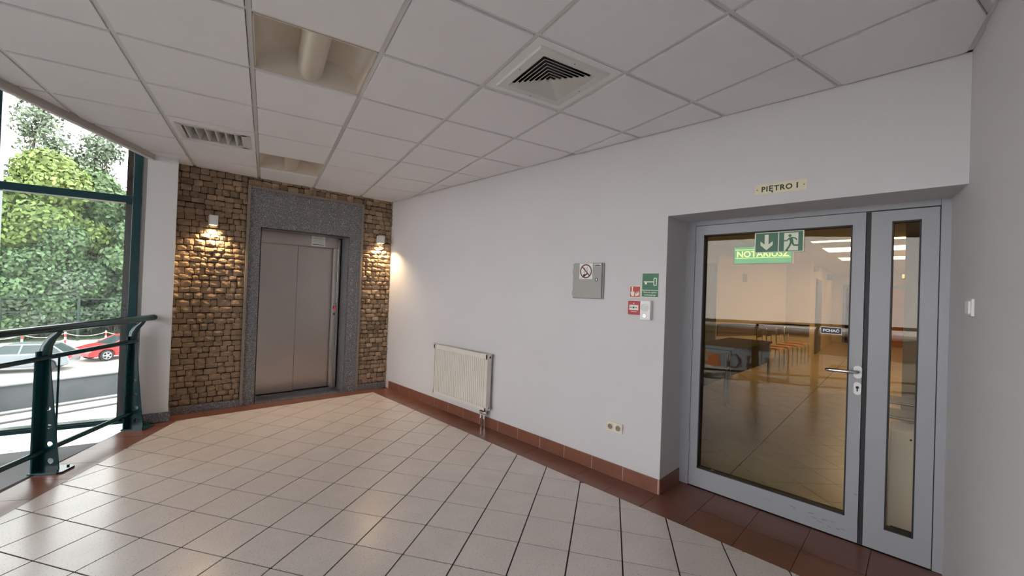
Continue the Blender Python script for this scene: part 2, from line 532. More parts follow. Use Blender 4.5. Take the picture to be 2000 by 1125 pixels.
# wall lamps
for s, lab in ((2.136, 'white box wall lamp lit downward, on the wide stone panel next to the pillar'), (.195, 'white box wall lamp lit downward, on the narrow stone strip by the corner')):
    t = empty('wall_lamp', EL(s, .02, 2.13), lab, 'wall lamp', 'downlight wall lamps on the stone wall')
    hb = MB()
    hb.box(EL, s - .041, s + .041, .105, .110, 2.080, 2.186).box(EL, s - .041, s + .041, .016, .021, 2.080, 2.186)
    hb.box(EL, s - .041, s - .036, .016, .110, 2.080, 2.186).box(EL, s + .036, s + .041, .016, .110, 2.080, 2.186).box(EL, s - .041, s + .041, .016, .110, 2.181, 2.186)
    hb.build('housing', 'white', t)
    MB().poly(lambda u, v, b: EL(s + u, .063 + v, b), circle(0, 0, .034), 2.088, 2.094).build('lens', 'lamp_glow', t)
    ld = bpy.data.lights.new('wall_lamp_beam', 'SPOT')
    ld.energy = 48
    ld.color = (1.0, .70, .38)
    ld.spot_size = math.radians(125)
    ld.spot_blend = .8
    ld.shadow_soft_size = .02
    lo = bpy.data.objects.new('wall_lamp_beam', ld)
    COL.objects.link(lo)
    lo.parent = t
    lo.location = Vector(EL(s, .07, 2.078)) - t.location
    lo.rotation_euler = (math.radians(-6), 0, 0)

# ------------------------------------------------------------ floor
EDGE0, EDGE1 = RL(-9, -.0, 0), RL(.98, -.0, 0)
FLOORP = [(3.40, 5.7), (.30, 5.75), (.16, 5.35), (EDGE0[0], EDGE0[1]), (3.40, -1.0)]
fl = MB()
P = ccw(FLOORP)
fl.prism([(x, y, -.35) for x, y in P], [(x, y, -.004) for x, y in P])
floor = tag(fl.build('floor', 'grout'), kind='structure')
BEIGE = ccw([(2.677, 5.345), (.572, 5.415), (-3.50, -1.06), (2.68, -.18)])
def tile(name, m, poly, z0, z1, parent):
    P = ccw(poly)
    return MB().prism([(x, y, z0) for x, y in P], [(x, y, z1) for x, y in P]).build(name, m, parent)
def cell(F, i, j, s, g):
    return [F(i * s + g, j * s + g, 0)[:2], F((i + 1) * s - g, j * s + g, 0)[:2], F((i + 1) * s - g, (j + 1) * s - g, 0)[:2], F(i * s + g, (j + 1) * s - g, 0)[:2]]
BI = inset(BEIGE, .0017)
far_t = MB()
n_t = 0
for i in range(-26, 22):
    for j in range(-26, 22):
        c = clip(ccw(cell(FG, i, j, TS, .0042)), BI)
        if not c or area(ccw(c)) < 2e-4: continue
        mx, my = sum(p[0] for p in c) / len(c), sum(p[1] for p in c) / len(c)
        if any(inview(p[0], p[1], 0, 10) for p in c) and n_t < 298:
            tile('tile', 'beige', c, -.012, random.uniform(-.0004, .0003), floor); n_t += 1
        else:
            c = ccw(c)
            far_t.prism([(x, y, -.012) for x, y in c], [(x, y, 0) for x, y in c])
tag(far_t.build('tiling', 'beige', floor), kind='stuff')
g = .0016
def red(poly, P=None):
    c = clip(ccw(poly), ccw(P)) if P else poly
    if c and abs(area(c)) > 3e-4: tile('border_tile', 'red', inset(c, g), -.012, random.uniform(-.0005, .0001), floor)
y = 1.358
ys = [y + .2925 * k for k in range(-5, 15)]
RB = [(2.677, -.5), (2.957, -.5), (2.957, 5.53), (2.677, 5.345)]
for a, b_ in zip(ys, ys[1:]):
    red([(2.66, a), (2.958, a), (2.958, b_), (2.66, b_)], [(2.677, -.18), (2.957, -.148), (2.957, 5.56), (2.677, 5.345)])
    red([(2.957, a), (3.30, a), (3.30, b_), (2.957, b_)], [(2.957, -.148), (3.292, -.127), (3.292, 1.350), (2.957, 1.350)])
for k in range(-1, 9):
    a, b_ = .1 + k * .2925, .1 + (k + 1) * .2925
    q = [EL(a, .35, 0)[:2], EL(b_, .35, 0)[:2], EL(b_, -.01, 0)[:2], EL(a, -.01, 0)[:2]]
    red(q, [(2.677, 5.345), (2.96, 5.53), (.50, 5.675), (.50, 5.46), (.572, 5.415)])
MB().box(EL, .61, 1.655, -.302, -.002, -.012, .006).build('threshold_slab', 'granite', floor)
LB = [(.572, 5.415), (.28, 5.56), (.165, 5.36), RL(-8, 0, 0)[:2], (-3.50, -1.06)]
for k in range(-22, 5):
    a, b_ = .20 + .2925 * k, .20 + .2925 * (k + 1)
    red([RL(a, -.1, 0)[:2], RL(b_, -.1, 0)[:2], RL(b_, .6, 0)[:2], RL(a, .6, 0)[:2]], LB)

# baseboard of the long wall
bb = tag(empty('baseboard_right', (2.95, 3.4, 0)), kind='structure')
MB().box(LW, 1.350, 5.535, 0, .0092, 0, .103).build('backing', 'redgrout', bb)
yj = [1.357 + .2905 * k for k in range(0, 15)]
for a, b_ in zip(yj, yj[1:]):
    MB().box(LW, a + .0022, min(b_, 5.53) - .0022, 0, .011, .001, .106).build('tile', 'red', bb, bevel=.0015)
MB().box(XY, 2.949, 3.10, 1.341, 1.352, .001, .106).build('tile', 'red', bb, bevel=.0015)
MB().box(XY, 3.102, 3.289, 1.341, 1.352, .001, .106).build('tile', 'red', bb, bevel=.0015)

# ------------------------------------------------------------ suspended ceiling
CP = ccw([(2.957, 5.54), (2.957, -.148), (-3.95, -1.05), (.27, 5.48), (.505, 5.73)])
ce = MB()
P = ccw([(3.4, 5.9), (3.4, -.7), (-4.1, -1.5), (.15, 5.6), (.3, 5.9)])
ce.prism([(x, y, 2.96) for x, y in P], [(x, y, 3.30) for x, y in P])
ceiling = tag(ce.build('ceiling', 'dark'), kind='structure')
CI = inset(CP, .024)
special = {(2, 1), (2, 5), (4, 0), (1, 4)}
t_rest = MB()
for i in range(-8, 9):
    for j in range(-8, 9):
        if (i, j) in special: continue
        c = clip(ccw([CG(i * .6 + .0155, j * .6 + .0155, 0)[:2], CG((i + 1) * .6 - .0155, j * .6 + .0155, 0)[:2], CG((i + 1) * .6 - .0155, (j + 1) * .6 - .0155, 0)[:2], CG(i * .6 + .0155, (j + 1) * .6 - .0155, 0)[:2]]), CI)
        if not c or abs(area(c)) < 1e-3: continue
        if any(inview(p[0], p[1], H, 10) for p in c):
            tile('ceiling_tile', 'ceiling', c, H - .009, H + .010, ceiling)
        else:
            c = ccw(c)
            t_rest.prism([(x, y, H - .005) for x, y in c], [(x, y, H + .012) for x, y in c])
tag(t_rest.build('ceiling_tiling', 'ceiling', ceiling), kind='stuff')
def strip(mb, poly, z0, z1, P=CP):
    c = clip(ccw(poly), P)
    if c:
        c = ccw(c); mb.prism([(x, y, z0) for x, y in c], [(x, y, z1) for x, y in c])
for i in range(-7, 9):
    mb = MB(); strip(mb, [CG(i * .6 - .012, -6, 0)[:2], CG(i * .6 + .012, -6, 0)[:2], CG(i * .6 + .012, 6, 0)[:2], CG(i * .6 - .012, 6, 0)[:2]], H, H + .03)
    if mb.v: mb.build('grid_bar', 'tee', ceiling)
for j in range(-8, 9):
    mb = MB(); strip(mb, [CG(-6, j * .6 - .012, 0)[:2], CG(6, j * .6 - .012, 0)[:2], CG(6, j * .6 + .012, 0)[:2], CG(-6, j * .6 + .012, 0)[:2]], H + .0006, H + .03)
    if mb.v: mb.build('grid_bar', 'tee', ceiling)
for k, wd in ((0, .022), (1, .022), (2, .022)):
    pass
n = len(CP)
for k in range(n):
    a, b_ = Vector(CP[k]), Vector(CP[(k + 1) % n])
    if (a - b_).length < .4: continue
    e = (b_ - a).normalized(); q = Vector((-e.y, e.x)) * .022
    mb = MB(); mb.prism([(a.x, a.y, H - .0015), (b_.x, b_.y, H - .0015), (b_.x + q.x, b_.y + q.y, H - .0015), (a.x + q.x, a.y + q.y, H - .0015)], [(a.x, a.y, H + .02), (b_.x, b_.y, H + .02), (b_.x + q.x, b_.y + q.y, H + .02), (a.x + q.x, a.y + q.y, H + .02)])
    mb.build('edge_angle', 'tee', ceiling)
# bulkhead along the edge over the railing
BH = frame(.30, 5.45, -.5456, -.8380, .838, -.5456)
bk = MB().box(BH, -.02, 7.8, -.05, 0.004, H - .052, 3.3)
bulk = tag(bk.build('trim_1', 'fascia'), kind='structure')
MB().box(BH, -.02, 7.8, -.045, -.018, H - .062, H - .052).build('lower_strip', 'column_paint', bulk)

# ------------------------------------------------------------ ceiling fittings
def cgl(i, j):
    return lambda x, y, z: CG(i * .6 + x, j * .6 + y, H + z)
def troffer(i, j, lab):
    F = cgl(i, j)
    t = empty('ceiling_light', F(.3, .3, 0), lab, 'ceiling light', 'recessed cream luminaires')
    e = .014
    fr = MB()
    for q in ((e, .6 - e, e, e + .006), (e, .6 - e, .594 - e, .6 - e), (e, e + .006, e, .6 - e), (.594 - e, .6 - e, e, .6 - e)):
        fr.box(F, *q, -.003, .17)
    fr.box(F, e, .6 - e, e, .6 - e, .165, .17)
    fr.build('housing', 'fixture', t)
    rf = MB()
    N = 20
    x0, x1 = .02, .58
    pts = []
    for k in range(N + 1):
        a = math.pi * k / N
        pts.append((.3 - .28 * math.cos(a), .004 + .135 * math.sin(a) ** .8))
    vs = [F(x, y, z) for y in (.02, .58) for x, z in pts]
    rf.add(vs, [(k, k + 1, N + 2 + k, N + 1 + k) for k in range(N)])
    rf.build('reflector', 'fixture', t, smooth=True)
    for sgn, y0 in ((1, .02), (-1, .58)):
        ep = MB()
        ep.prism([F(.02, y0, .0), F(.58, y0, .0), F(.58, y0 + sgn * .004, -.001), F(.02, y0 + sgn * .004, -.001)][:4],
                 [F(.02, y0 + sgn * .060, .14), F(.58, y0 + sgn * .060, .14), F(.58, y0 + sgn * .065, .14), F(.02, y0 + sgn * .065, .14)])
        ep.build('end_plate', 'fixture', t)
    tb = MB()
    vs = []
    for y in (.022, .578):
        for k in range(15):
            a = math.pi + math.pi * k / 14
            vs.append(F(.3 + .072 * math.cos(a), y, .072 + .072 * math.sin(a)))
    for y in (.022, .578):
        vs += [F(.372, y, .15), F(.228, y, .15)]
    fs = [(k, k + 1, 15 + k + 1, 15 + k) for k in range(14)] + [(14, 30, 32, 29), (0, 15, 33, 31)]
    tb.add(vs, fs)
    tb.build('lamp_cover', 'fixture', t, smooth=True)
troffer(2, 1, 'recessed cream ceiling light with round lamp cover, larger and closer one')
troffer(2, 5, 'recessed cream ceiling light close to the stone wall above the lift')
# square four-way diffuser
F = cgl(4, 0)
t = empty('ceiling_vent', F(.3, .3, 0), 'square white ceiling vent of nested louvres in the panelled ceiling', 'vent')
pl2 = MB()
def sqring(mb, F, o0, z0, i0, z1, th=.002):
    for k in range(4):
        def rot(x, y):
            x -= .3; y -= .3
            for _ in range(k): x, y = -y, x
            return x + .3, y + .3
        a, b_, c, d = rot(o0, o0), rot(.6 - o0, o0), rot(.6 - i0, i0), rot(i0, i0)
        mb.prism([F(*a, z0), F(*b_, z0), F(*c, z1), F(*d, z1)], [F(*a, z0 + th), F(*b_, z0 + th), F(*c, z1 + th), F(*d, z1 + th)])
sqring(pl2, F, .014, -.002, .062, -.002, .01)
pl2.build('mounting_plate', 'ceiling', t)
fr = MB(); sqring(fr, F, .062, -.004, .068, -.013, .004); sqring(fr, F, .068, -.013, .116, -.013, .003)
fr.build('frame', 'vent', t)
for k in range(8):
    o0 = .116 + k * .0235
    mb = MB(); sqring(mb, F, o0, -.014, o0 + .0185, .0005, .0022)
    if k < 7: mb.build('louvre', 'vent', t)
mb = MB()
o0 = .116 + 7 * .0235
q = [F(o0, o0, -.013), F(.6 - o0, o0, -.013), F(.6 - o0, .6 - o0, -.013), F(o0, .6 - o0, -.013), F(.3, .3, .008)]
mb.add(q, [(0, 1, 4), (1, 2, 4), (2, 3, 4), (3, 0, 4)])
mb.build('centre_cone', 'vent', t)
MB().box(F, .1, .5, .1, .5, .06, .065).build('duct', 'black', t)
du = MB()
for q in ((.105, .11, .105, .495), (.49, .495, .105, .495), (.105, .495, .105, .11), (.105, .495, .49, .495)): du.box(F, *q, .0, .062)
du.build('duct_side', 'black', t)
for x, y in ((.3, .085), (.3, .515), (.085, .3), (.515, .3)):
    MB().poly(lambda u, v, b: F(x + u, y + v, b), circle(0, 0, .0035, 8), -.014, -.012).build('screw', 'black', t)
# slotted grille
F = cgl(1, 4)
t = empty('ceiling_grille', F(.3, .3, 0), 'rectangular white ceiling grille with deep slots near the window', 'vent')
pm = MB()
X0, X1, Y0, Y1 = .07, .53, .14, .50
for q in ((.014, X0, .014, .586), (X1, .586, .014, .586), (X0, X1, .014, Y0), (X0, X1, Y1, .586)): pm.box(F, *q, -.005, .01)
pm.build('mounting_plate', 'ceiling', t)
fr = MB()
for q in ((X0 - .025, X0 + .012, Y0 - .025, Y1 + .025), (X1 - .04, X1 + .025, Y0 - .025, Y1 + .025), (X0, X1, Y0 - .025, Y0 + .010), (X0, X1, Y1 - .010, Y1 + .025)): fr.box(F, *q, -.012, -.005)
for q in ((X0, X0 + .004, Y0, Y1), (X1 - .042, X1 - .038, Y0, Y1), (X0, X1 - .04, Y0, Y0 + .004), (X0, X1 - .04, Y1 - .004, Y1)): fr.box(F, *q, -.006, .10)
fr.build('frame', 'vent', t)
for k in range(6):
    x = X0 + .028 + k * .068
    mb = MB()
    mb.prism([F(x, Y0, -.008), F(x + .009, Y0, -.008), F(x + .009, Y1, -.008), F(x, Y1, -.008)], [F(x + .030, Y0, .07), F(x + .034, Y0, .07), F(x + .034, Y1, .07), F(x + .030, Y1, .07)])
    mb.build('slat', 'vent', t)
MB().box(F, X0, X1, Y0, Y1, .10, .104).build('duct', 'black', t)

# ------------------------------------------------------------ glazed entrance door
door = tag(empty('door_1', (3.295, .60, 0)), kind='structure')
fm = MB()
fm.box(DR, 1.276, 1.352, -.065, .001, 0, 2.085).box(DR, -.150, -.064, -.065, .001, 0, 2.085).box(DR, -.064, 1.276, -.065, 0, 2.032, 2.085)
fm.build('door_frame', 'alu', door, bevel=.002)
def leaf(y0, y1, gy0, gy1, z0, z1, gz0, gz1, nm, gn):
    lf = MB()
    lf.box(DR, y0, gy0, -.06, .004, z0, z1).box(DR, gy1, y1, -.06, .004, z0, z1).box(DR, gy0, gy1, -.06, .004, z0, gz0).box(DR, gy0, gy1, -.06, .004, gz1, z1)
    o = lf.build(nm, 'alu', door)
    gk = MB()
    w_ = .008
    gk.box(DR, gy0, gy0 + w_, -.055, .0055, gz0, gz1).box(DR, gy1 - w_, gy1, -.055, .0055, gz0, gz1).box(DR, gy0, gy1, -.055, .0055, gz0, gz0 + w_).box(DR, gy0, gy1, -.055, .0055, gz1 - w_, gz1)
    gk.build('gasket', 'black', o)
    MB().box(DR, gy0 + .004, gy1 - .004, -.032, -.026, gz0 + .004, gz1 - .004).build('glass_pane', 'glass_door', o)
    return o
lf = leaf(.254, 1.271, .316, 1.210, .008, 2.027, .150, 1.955, 'door_leaf', 0)
lf2 = leaf(-.060, .229, .012, .136, .008, 2.024, .142, 1.960, 'narrow_leaf', 0)
MB().box(DR, .231, .252, -.05, -.008, .008, 2.03).build('meeting_seal', 'black', door)
sc = MB()
for (a, z, L_, w_) in ((.60, .10, .03, .004), (.585, .085, .02, .003), (.50, .095, .03, .004), (.48, .075, .025, .003), (.45, .06, .03, .003), (.43, .08, .03, .004), (.40, .05, .02, .003), (.385, .085, .025, .003), (.355, .055, .018, .004), (.33, .065, .02, .003), (.75, .09, .03, .002), (.72, .085, .02, .002), (.275, .30, .02, .003)):
    stroke(sc, lambda u, v, b: DR(a - u, b, z + v), [(0, 0), (L_, random.uniform(-.008, .006))], w_ * .7, .0041, .0044)
sc.build('scuff_marks', 'concrete', lf)
hd = MB().poly(lambda u, v, b: DR(.272 - u, b, 1.045 + v), [(x * .021, y * 1.0) for x, y in [(c, s) for c, s in ((math.cos(a / 10 * math.pi), (.022 if math.sin(a / 10 * math.pi) >= 0 else -.022) + .018 * math.sin(a / 10 * math.pi)) for a in range(20))]], .004, .013)
hh = hd.build('handle_rose', 'white', lf, bevel=.002)
MB().poly(lambda u, v, b: DR(.272 - u, b, .945 + v), [(.019 * math.cos(a / 10 * math.pi), (.022 if math.sin(a / 10 * math.pi) >= 0 else -.022) + .018 * math.sin(a / 10 * math.pi)) for a in range(20)], .004, .012).build('key_rose', 'white', lf, bevel=.002)
kc = MB().poly(lambda u, v, b: DR(.272 - u, b, .952 + v), circle(0, 0, .008, 14), .012, .018)
kc.box(DR, .269, .275, .012, .018, .928, .950)
kc.build('lock_cylinder', 'darkwood', lf)
hp = [DR(.272, .006, 1.050), DR(.272, .05, 1.050), DR(.276, .062, 1.050), DR(.288, .070, 1.050), DR(.40, .070, 1.046), DR(.413, .064, 1.045), DR(.418, .052, 1.045), DR(.412, .040, 1.045), DR(.36, .036, 1.045)]
MB().tube(hp, .0105, 12).build('handle', 'chrome', lf, smooth=True)
for z in (.3, 1.1, 1.85):
    MB().tube([DR(1.274, .008, z - .04), DR(1.274, .008, z + .04)], .008, 10).build('hinge', 'alu', door, smooth=True)
MB().box(DR, -.06, 1.275, -.05, -.01, .0, .008).build('bottom_seal', 'black', door)
MB().box(DR, -.0645, -.0595, -.05, -.006, 0, 2.03).build('side_seal', 'black', door)
MB().box(DR, 1.2705, 1.2765, -.05, -.006, 0, 2.03).build('side_seal', 'black', door)
MB().box(DR, -.0645, 1.2765, -.05, -.006, 2.0235, 2.0325).build('top_seal', 'black', door)

# signs on the door glass
gX = lambda u, v, b: DR(.864 - u, b, 1.802 + v)
t = empty('exit_sign', DR(.717, -.02, 1.87), 'green and white emergency exit sign with arrow and running figure on the door glass', 'sign')
MB().poly(gX, [(0, 0), (.294, 0), (.294, .145), (0, .145)], -.024, -.020).build('plate', 'glow', t)
for u0, nm in ((.006, 'arrow_field'), (.150, 'figure_field')):
    MB().poly(gX, [(u0, .006), (u0 + .138, .006), (u0 + .138, .139), (u0, .139)], -.020, -.0195).build(nm, 'print_green', t)
ar = MB()
u = .075
ar.poly(gX, [(u - .012, .128), (u - .012, .058), (u - .038, .082), (u - .038, .055), (u, .018), (u + .038, .055), (u + .038, .082), (u + .012, .058), (u + .012, .128)], -.0195, -.019)
ar.build('arrow', 'glow', t)
dw_ = MB().poly(gX, [(.180, .010), (.262, .010), (.262, .132), (.180, .132)], -.0195, -.019)
dw_.build('doorway', 'glow', t)
mn = MB()
mn.poly(gX, circle(.214, .112, .0095, 14), -.019, -.0185)
stroke(mn, gX, [(.218, .100), (.226, .068)], .020, -.019, -.0185)
stroke(mn, gX, [(.212, .096), (.196, .078), (.180, .078)], .008, -.019, -.0185)
stroke(mn, gX, [(.222, .099), (.246, .094), (.254, .080)], .008, -.019, -.0185)
stroke(mn, gX, [(.222, .070), (.212, .040), (.196, .014)], .011, -.019, -.0185)
stroke(mn, gX, [(.228, .068), (.236, .046), (.266, .044)], .011, -.019, -.0185)
stroke(mn, gX, [(.190, .014), (.206, .012)], .007, -.019, -.0185)
mn.build('running_figure', 'print_green', t)
t = empty('push_sign', DR(.413, -.02, 1.287), 'small black sticker reading PCHAĆ on the door glass', 'sign')
gP = lambda u, v, b: DR(.466 - u, b, 1.262 + v)
MB().poly(gP, [(0, 0), (.108, 0), (.108, .047), (0, .047)], -.024, -.022).build('sticker', 'print_white', t)
MB().poly(gP, [(.002, .004), (.106, .004), (.106, .043), (.002, .043)], -.022, -.0217).build('black_field', 'print_black', t)
text('PCHAĆ', .0225, gP, .054, .0155, -.0215, 'print_white', t, bold=.0009, align='CENTER', xs=1.12)

# floor sign above the door
t = empty('storey_sign', LW(.638, .002, 2.17), 'cream plate reading PIĘTRO I on the wall above the glazed door', 'sign')
gS = lambda u, v, b: LW(.778 - u, b, 2.138 + v)
MB().poly(gS, [(0, 0), (.277, 0), (.277, .065), (0, .065)], .0, .003).build('plate', 'cream', t)
text('PIĘTRO', .045, gS, .036, .017, .0032, 'print_black', t, bold=.0013, spacing=1.14)
text('I', .046, gS, .222, .017, .0032, 'print_black', t, bold=.0016)
for u in (.013, .262): MB().poly(gS, circle(u, .032, .0032, 10), .003, .0045).build('screw', 'print_black', t)

# ------------------------------------------------------------ things on the long wall
t = empty('electrical_cabinet', LW(2.032, 0, 1.42), 'grey metal cabinet with a no smoking sticker, flush on the white wall', 'cabinet')
MB().box(LW, 1.880, 2.186, 0, .018, 1.424, 1.731).build('cabinet_frame', 'cab', t, bevel=.003)
dr_ = MB().box(LW, 1.889, 2.181, .018, .034, 1.429, 1.725).build('cabinet_door', 'cab', t, bevel=.004)
for z in (1.47, 1.66):
    MB().tube([LW(2.188, .018, z - .02), LW(2.188, .018, z + .02)], .007, 8).build('hinge', 'cab', t, smooth=True)
gC = lambda u, v, b: LW(1.936 - u, b, 1.587 + v)
mb = MB(); ring(mb, gC, 0, 0, .008, .0135, .034, .038, 18); mb.build('lock_ring', 'print_black', dr_)
MB().poly(gC, circle(0, 0, .008, 14), .034, .0365).build('lock', 'white', dr_)
gC = lambda u, v, b: LW(2.112 - u, b, 1.592 + v)
t2 = empty('no_smoking_sticker', LW(2.045, .034, 1.66), 'white sticker with a red barred circle over a cigarette on the grey cabinet', 'sticker')
MB().poly(gC, [(0, 0), (.134, 0), (.134, .134), (0, .134)], .034, .0348).build('sheet', 'print_white', t2)
mb = MB(); ring(mb, gC, .067, .067, .050, .061, .0348, .0354, 30)
mb.build('red_ring', 'print_dred', t2)
mb = MB()
stroke(mb, gC, [(.044, .022), (.088, .052)], .012, .0348, .0351)
mb.poly(gC, circle(.050, .032, .011, 10), .0348, .0351)
mb.build('cigarette', 'print_black', t2)
mb = MB(); stroke(mb, gC, [(.055, .045), (.046, .062), (.060, .078), (.052, .098)], .006, .0348, .0351)
stroke(mb, gC, [(.075, .055), (.085, .072), (.074, .088), (.084, .104)], .006, .0348, .0351)
mb.build('smoke', 'cab', t2)
mb = MB(); stroke(mb, gC, [(.028, .106), (.106, .028)], .010, .0351, .0356); mb.build('red_bar', 'print_dred', t2)
text('ZAKAZ', .009, gC, .008, .006, .0350, 'print_black', t2)
gC = lambda u, v, b: LW(1.962 - u, b, 1.700 + v)
t2 = empty('warning_label', LW(1.93, .034, 1.71), 'tiny white and black label at the upper edge of the grey cabinet', 'sticker')
MB().poly(gC, [(0, 0), (.062, 0), (.062, .022), (0, .022)], .034, .0348).build('sheet', 'print_white', t2)
mb = MB(); stroke(mb, gC, [(.003, .006), (.059, .006)], .007, .0348, .0351); stroke(mb, gC, [(.006, .016), (.054, .016)], .004, .0348, .0351)
mb.build('printed_lines', 'print_black', t2)

t = empty('key_sign', LW(1.472, 0, 1.55), 'green emergency key sign with cream key symbol and caption', 'sign')
gK = lambda u, v, b: LW(1.541 - u, b, 1.456 + v)
MB().poly(gK, [(0, 0), (.138, 0), (.138, .186), (0, .186)], 0, .003).build('plate', 'glow', t)
MB().poly(gK, [(.003, .056), (.135, .056), (.135, .183), (.003, .183)], .003, .0034).build('key_field', 'print_green', t)
MB().poly(gK, [(.003, .003), (.135, .003), (.135, .052), (.003, .052)], .003, .0034).build('caption_field', 'print_green', t)
mb = MB()
stroke(mb, gK, [(.016, .118), (.100, .118)], .008, .0034, .0038)
mb.poly(gK, [(.024, .116), (.024, .098), (.042, .098), (.042, .116)], .0034, .0038)
for a, c in (((.098, .092), (.098, .146)), ((.098, .146), (.118, .146)), ((.118, .146), (.118, .092)), ((.118, .092), (.098, .092))):
    stroke(mb, gK, [a, c], .006, .0034, .0038)
mb.build('key_symbol', 'glow', t)
text('Klucz do wyjścia', .0155, gK, .069, .033, .0036, 'glow', t, bold=.0002, align='CENTER')
text('ewakuacyjnego', .0155, gK, .069, .013, .0036, 'glow', t, bold=.0002, align='CENTER')

t = empty('fire_alarm_sign', LW(1.597, 0, 1.495), 'small red sign with a pressing hand and flames', 'sign')
gF = lambda u, v, b: LW(1.644 - u, b, 1.451 + v)
MB().poly(gF, [(0, 0), (.093, 0), (.093, .090), (0, .090)], 0, .003).build('plate', 'glow', t)
MB().poly(gF, [(.004, .004), (.089, .004), (.089, .086), (.004, .086)], .003, .0034).build('red_field', 'print_red', t)
mb = MB()
stroke(mb, gF, [(.024, .040), (.024, .072)], .009, .0034, .0038)
mb.poly(gF, [(.010, .040), (.012, .020), (.020, .010), (.036, .010), (.042, .022), (.042, .044), (.030, .048), (.014, .046)], .0034, .0038)
mb.poly(gF, circle(.024, .077, .007, 10), .0034, .0038)
mb.build('hand_symbol', 'glow', t)
mb = MB()
for du_, dv in ((0, 0), (.011, .010), (.021, .020)):
    mb.poly(gF, [(.050 + du_, .010 + dv * .2), (.060 + du_ * .9, .012 + dv * .2), (.062 + du_, .032 + dv * .5), (.057 + du_, .026 + dv * .5), (.056 + du_, .044 + dv * .6), (.050 + du_, .026 + dv * .4)], .0034, .0038)
mb.build('flame_symbol', 'glow', t)

t = empty('fire_call_point', LW(1.587, 0, 1.37), 'red square fire call point with white window, below the red hand sign', 'alarm button')
MB().box(LW, 1.534, 1.640, 0, .030, 1.318, 1.421).build('housing', 'print_red', t, bevel=.005)
gA = lambda u, v, b: LW(1.640 - u, b, 1.318 + v)
MB().poly(gA, [(.014, .034), (.090, .034), (.090, .074), (.014, .074)], .030, .0308).build('window', 'print_white', t)
mb = MB()
mb.poly(gA, circle(.050, .054, .008, 12), .0308, .0312)
stroke(mb, gA, [(.020, .054), (.036, .054)], .006, .0308, .0312); stroke(mb, gA, [(.064, .054), (.078, .054)], .006, .0308, .0312)
mb.build('arrow_symbol', 'print_black', t)
mb = MB(); stroke(mb, gA, [(.030, .022), (.076, .022)], .004, .030, .0306); mb.build('printed_line', 'print_white', t)
MB().poly(gA, [(.044, .082), (.056, .082), (.050, .094)], .030, .0306).build('flame_mark', 'print_white', t)

t = empty('key_box', LW(1.485, 0, 1.36), 'white plastic key box with round window, beside the red call point', 'key box')
kb = MB().box(LW, 1.447, 1.530, 0, .042, 1.283, 1.430)
kb.build('housing', 'white', t, bevel=.004)
gB = lambda u, v, b: LW(1.530 - u, b, 1.283 + v)
mb = MB(); ring(mb, gB, .038, .094, .029, .033, .042, .046, 28); mb.build('window_ring', 'white', t)
MB().poly(gB, circle(.038, .094, .029, 26), .042, .0425).build('window', 'tee', t)
mb = MB(); stroke(mb, gB, [(.050, .108), (.050, .076)], .004, .0425, .045); stroke(mb, gB, [(.038, .112), (.062, .112)], .009, .0425, .045); stroke(mb, gB, [(.050, .080), (.056, .080)], .004, .0425, .045); mb.build('key', 'print_white', t)
mb = MB(); ring(mb, gB, .038, .030, .006, .011, .042, .045, 18); mb.build('lock', 'chrome', t)

t = empty('wall_socket', LW(1.733, 0, .40), 'cream double power socket low on the white wall', 'socket')
MB().box(LW, 1.662, 1.806, 0, .012, .358, .436).build('cover_plate', 'offwhite', t, bevel=.004)
for y in (1.770, 1.698):
    gO = lambda u, v, b: LW(y - u, b, .397 + v)
    mb = MB(); ring(mb, gO, 0, 0, .022, .027, .012, .017, 24); o = mb.build('socket_ring', 'offwhite', t)
    MB().poly(gO, circle(0, 0, .022, 22), .012, .0125).build('socket_well', 'granite_edge', t)
    mb = MB()
    for u in (-.009, .009): mb.poly(gO, circle(u, 0, .003, 8), .0125, .013)
    mb.build('pin_hole', 'black', t)
    MB().tube([LW(y, .012, .408), LW(y, .019, .408)], .0025, 8).build('earth_pin', 'chrome', t)

t = empty('light_switch', RWF(.11, 0, 1.46), 'white rocker light switch on the wall beside the glazed door', 'switch')
MB().box(RWF, .072, .152, 0, .011, 1.424, 1.504).build('cover_plate', 'white', t, bevel=.003)
MB().box(RWF, .083, .141, .011, .019, 1.435, 1.493).build('rocker', 'white', t, bevel=.002)

# radiator
t = empty('radiator', LW(3.69, .05, .20), 'cream ribbed panel radiator on the white wall', 'radiator')
y0, y1, z0, z1 = 3.205, 4.185, .200, .792
pts = []
nr = 29
for k in range(nr):
    a = y0 + .02 + (y1 - y0 - .04) * k / nr
    p_ = (y1 - y0 - .04) / nr
    pts += [(a, .094), (a + p_ * .60, .094), (a + p_ * .72, .087), (a + p_ * .92, .087)]
pts.append((y1 - .02, .094))
mb = MB()
back = [(y1 - .02, .080), (y0 + .02, .080)]
pr = pts + back
mb.prism([LW(a, b_, z0 + .03) for a, b_ in pr], [LW(a, b_, z1 - .05) for a, b_ in pr])
mb.box(LW, y0, y1, .080, .096, z1 - .052, z1 - .004).box(LW, y0, y1, .080, .096, z0, z0 + .032).box(LW, y0, y0 + .022, .080, .096, z0, z1 - .004).box(LW, y1 - .022, y1, .080, .096, z0, z1 - .004)
mb.build('front_panel', 'rad', t)
MB().box(LW, y0, y1, .032, .044, z0, z1 - .01).build('rear_panel', 'rad', t)
MB().box(LW, y0 - .004, y0 + .002, .036, .096, z0, z1).build('side_panel', 'rad', t, bevel=.003)
MB().box(LW, y1 - .002, y1 + .004, .036, .096, z0, z1).build('side_panel', 'rad', t, bevel=.003)
tg = MB()
tg.box(LW, y0, y1, .036, .042, z1 - .004, z1).box(LW, y0, y1, .088, .096, z1 - .004, z1)
for k in range(48): 
    a = y0 + (y1 - y0) * k / 48
    tg.box(LW, a, a + .008, .042, .088, z1 - .004, z1)
tg.build('top_grille', 'rad', t)
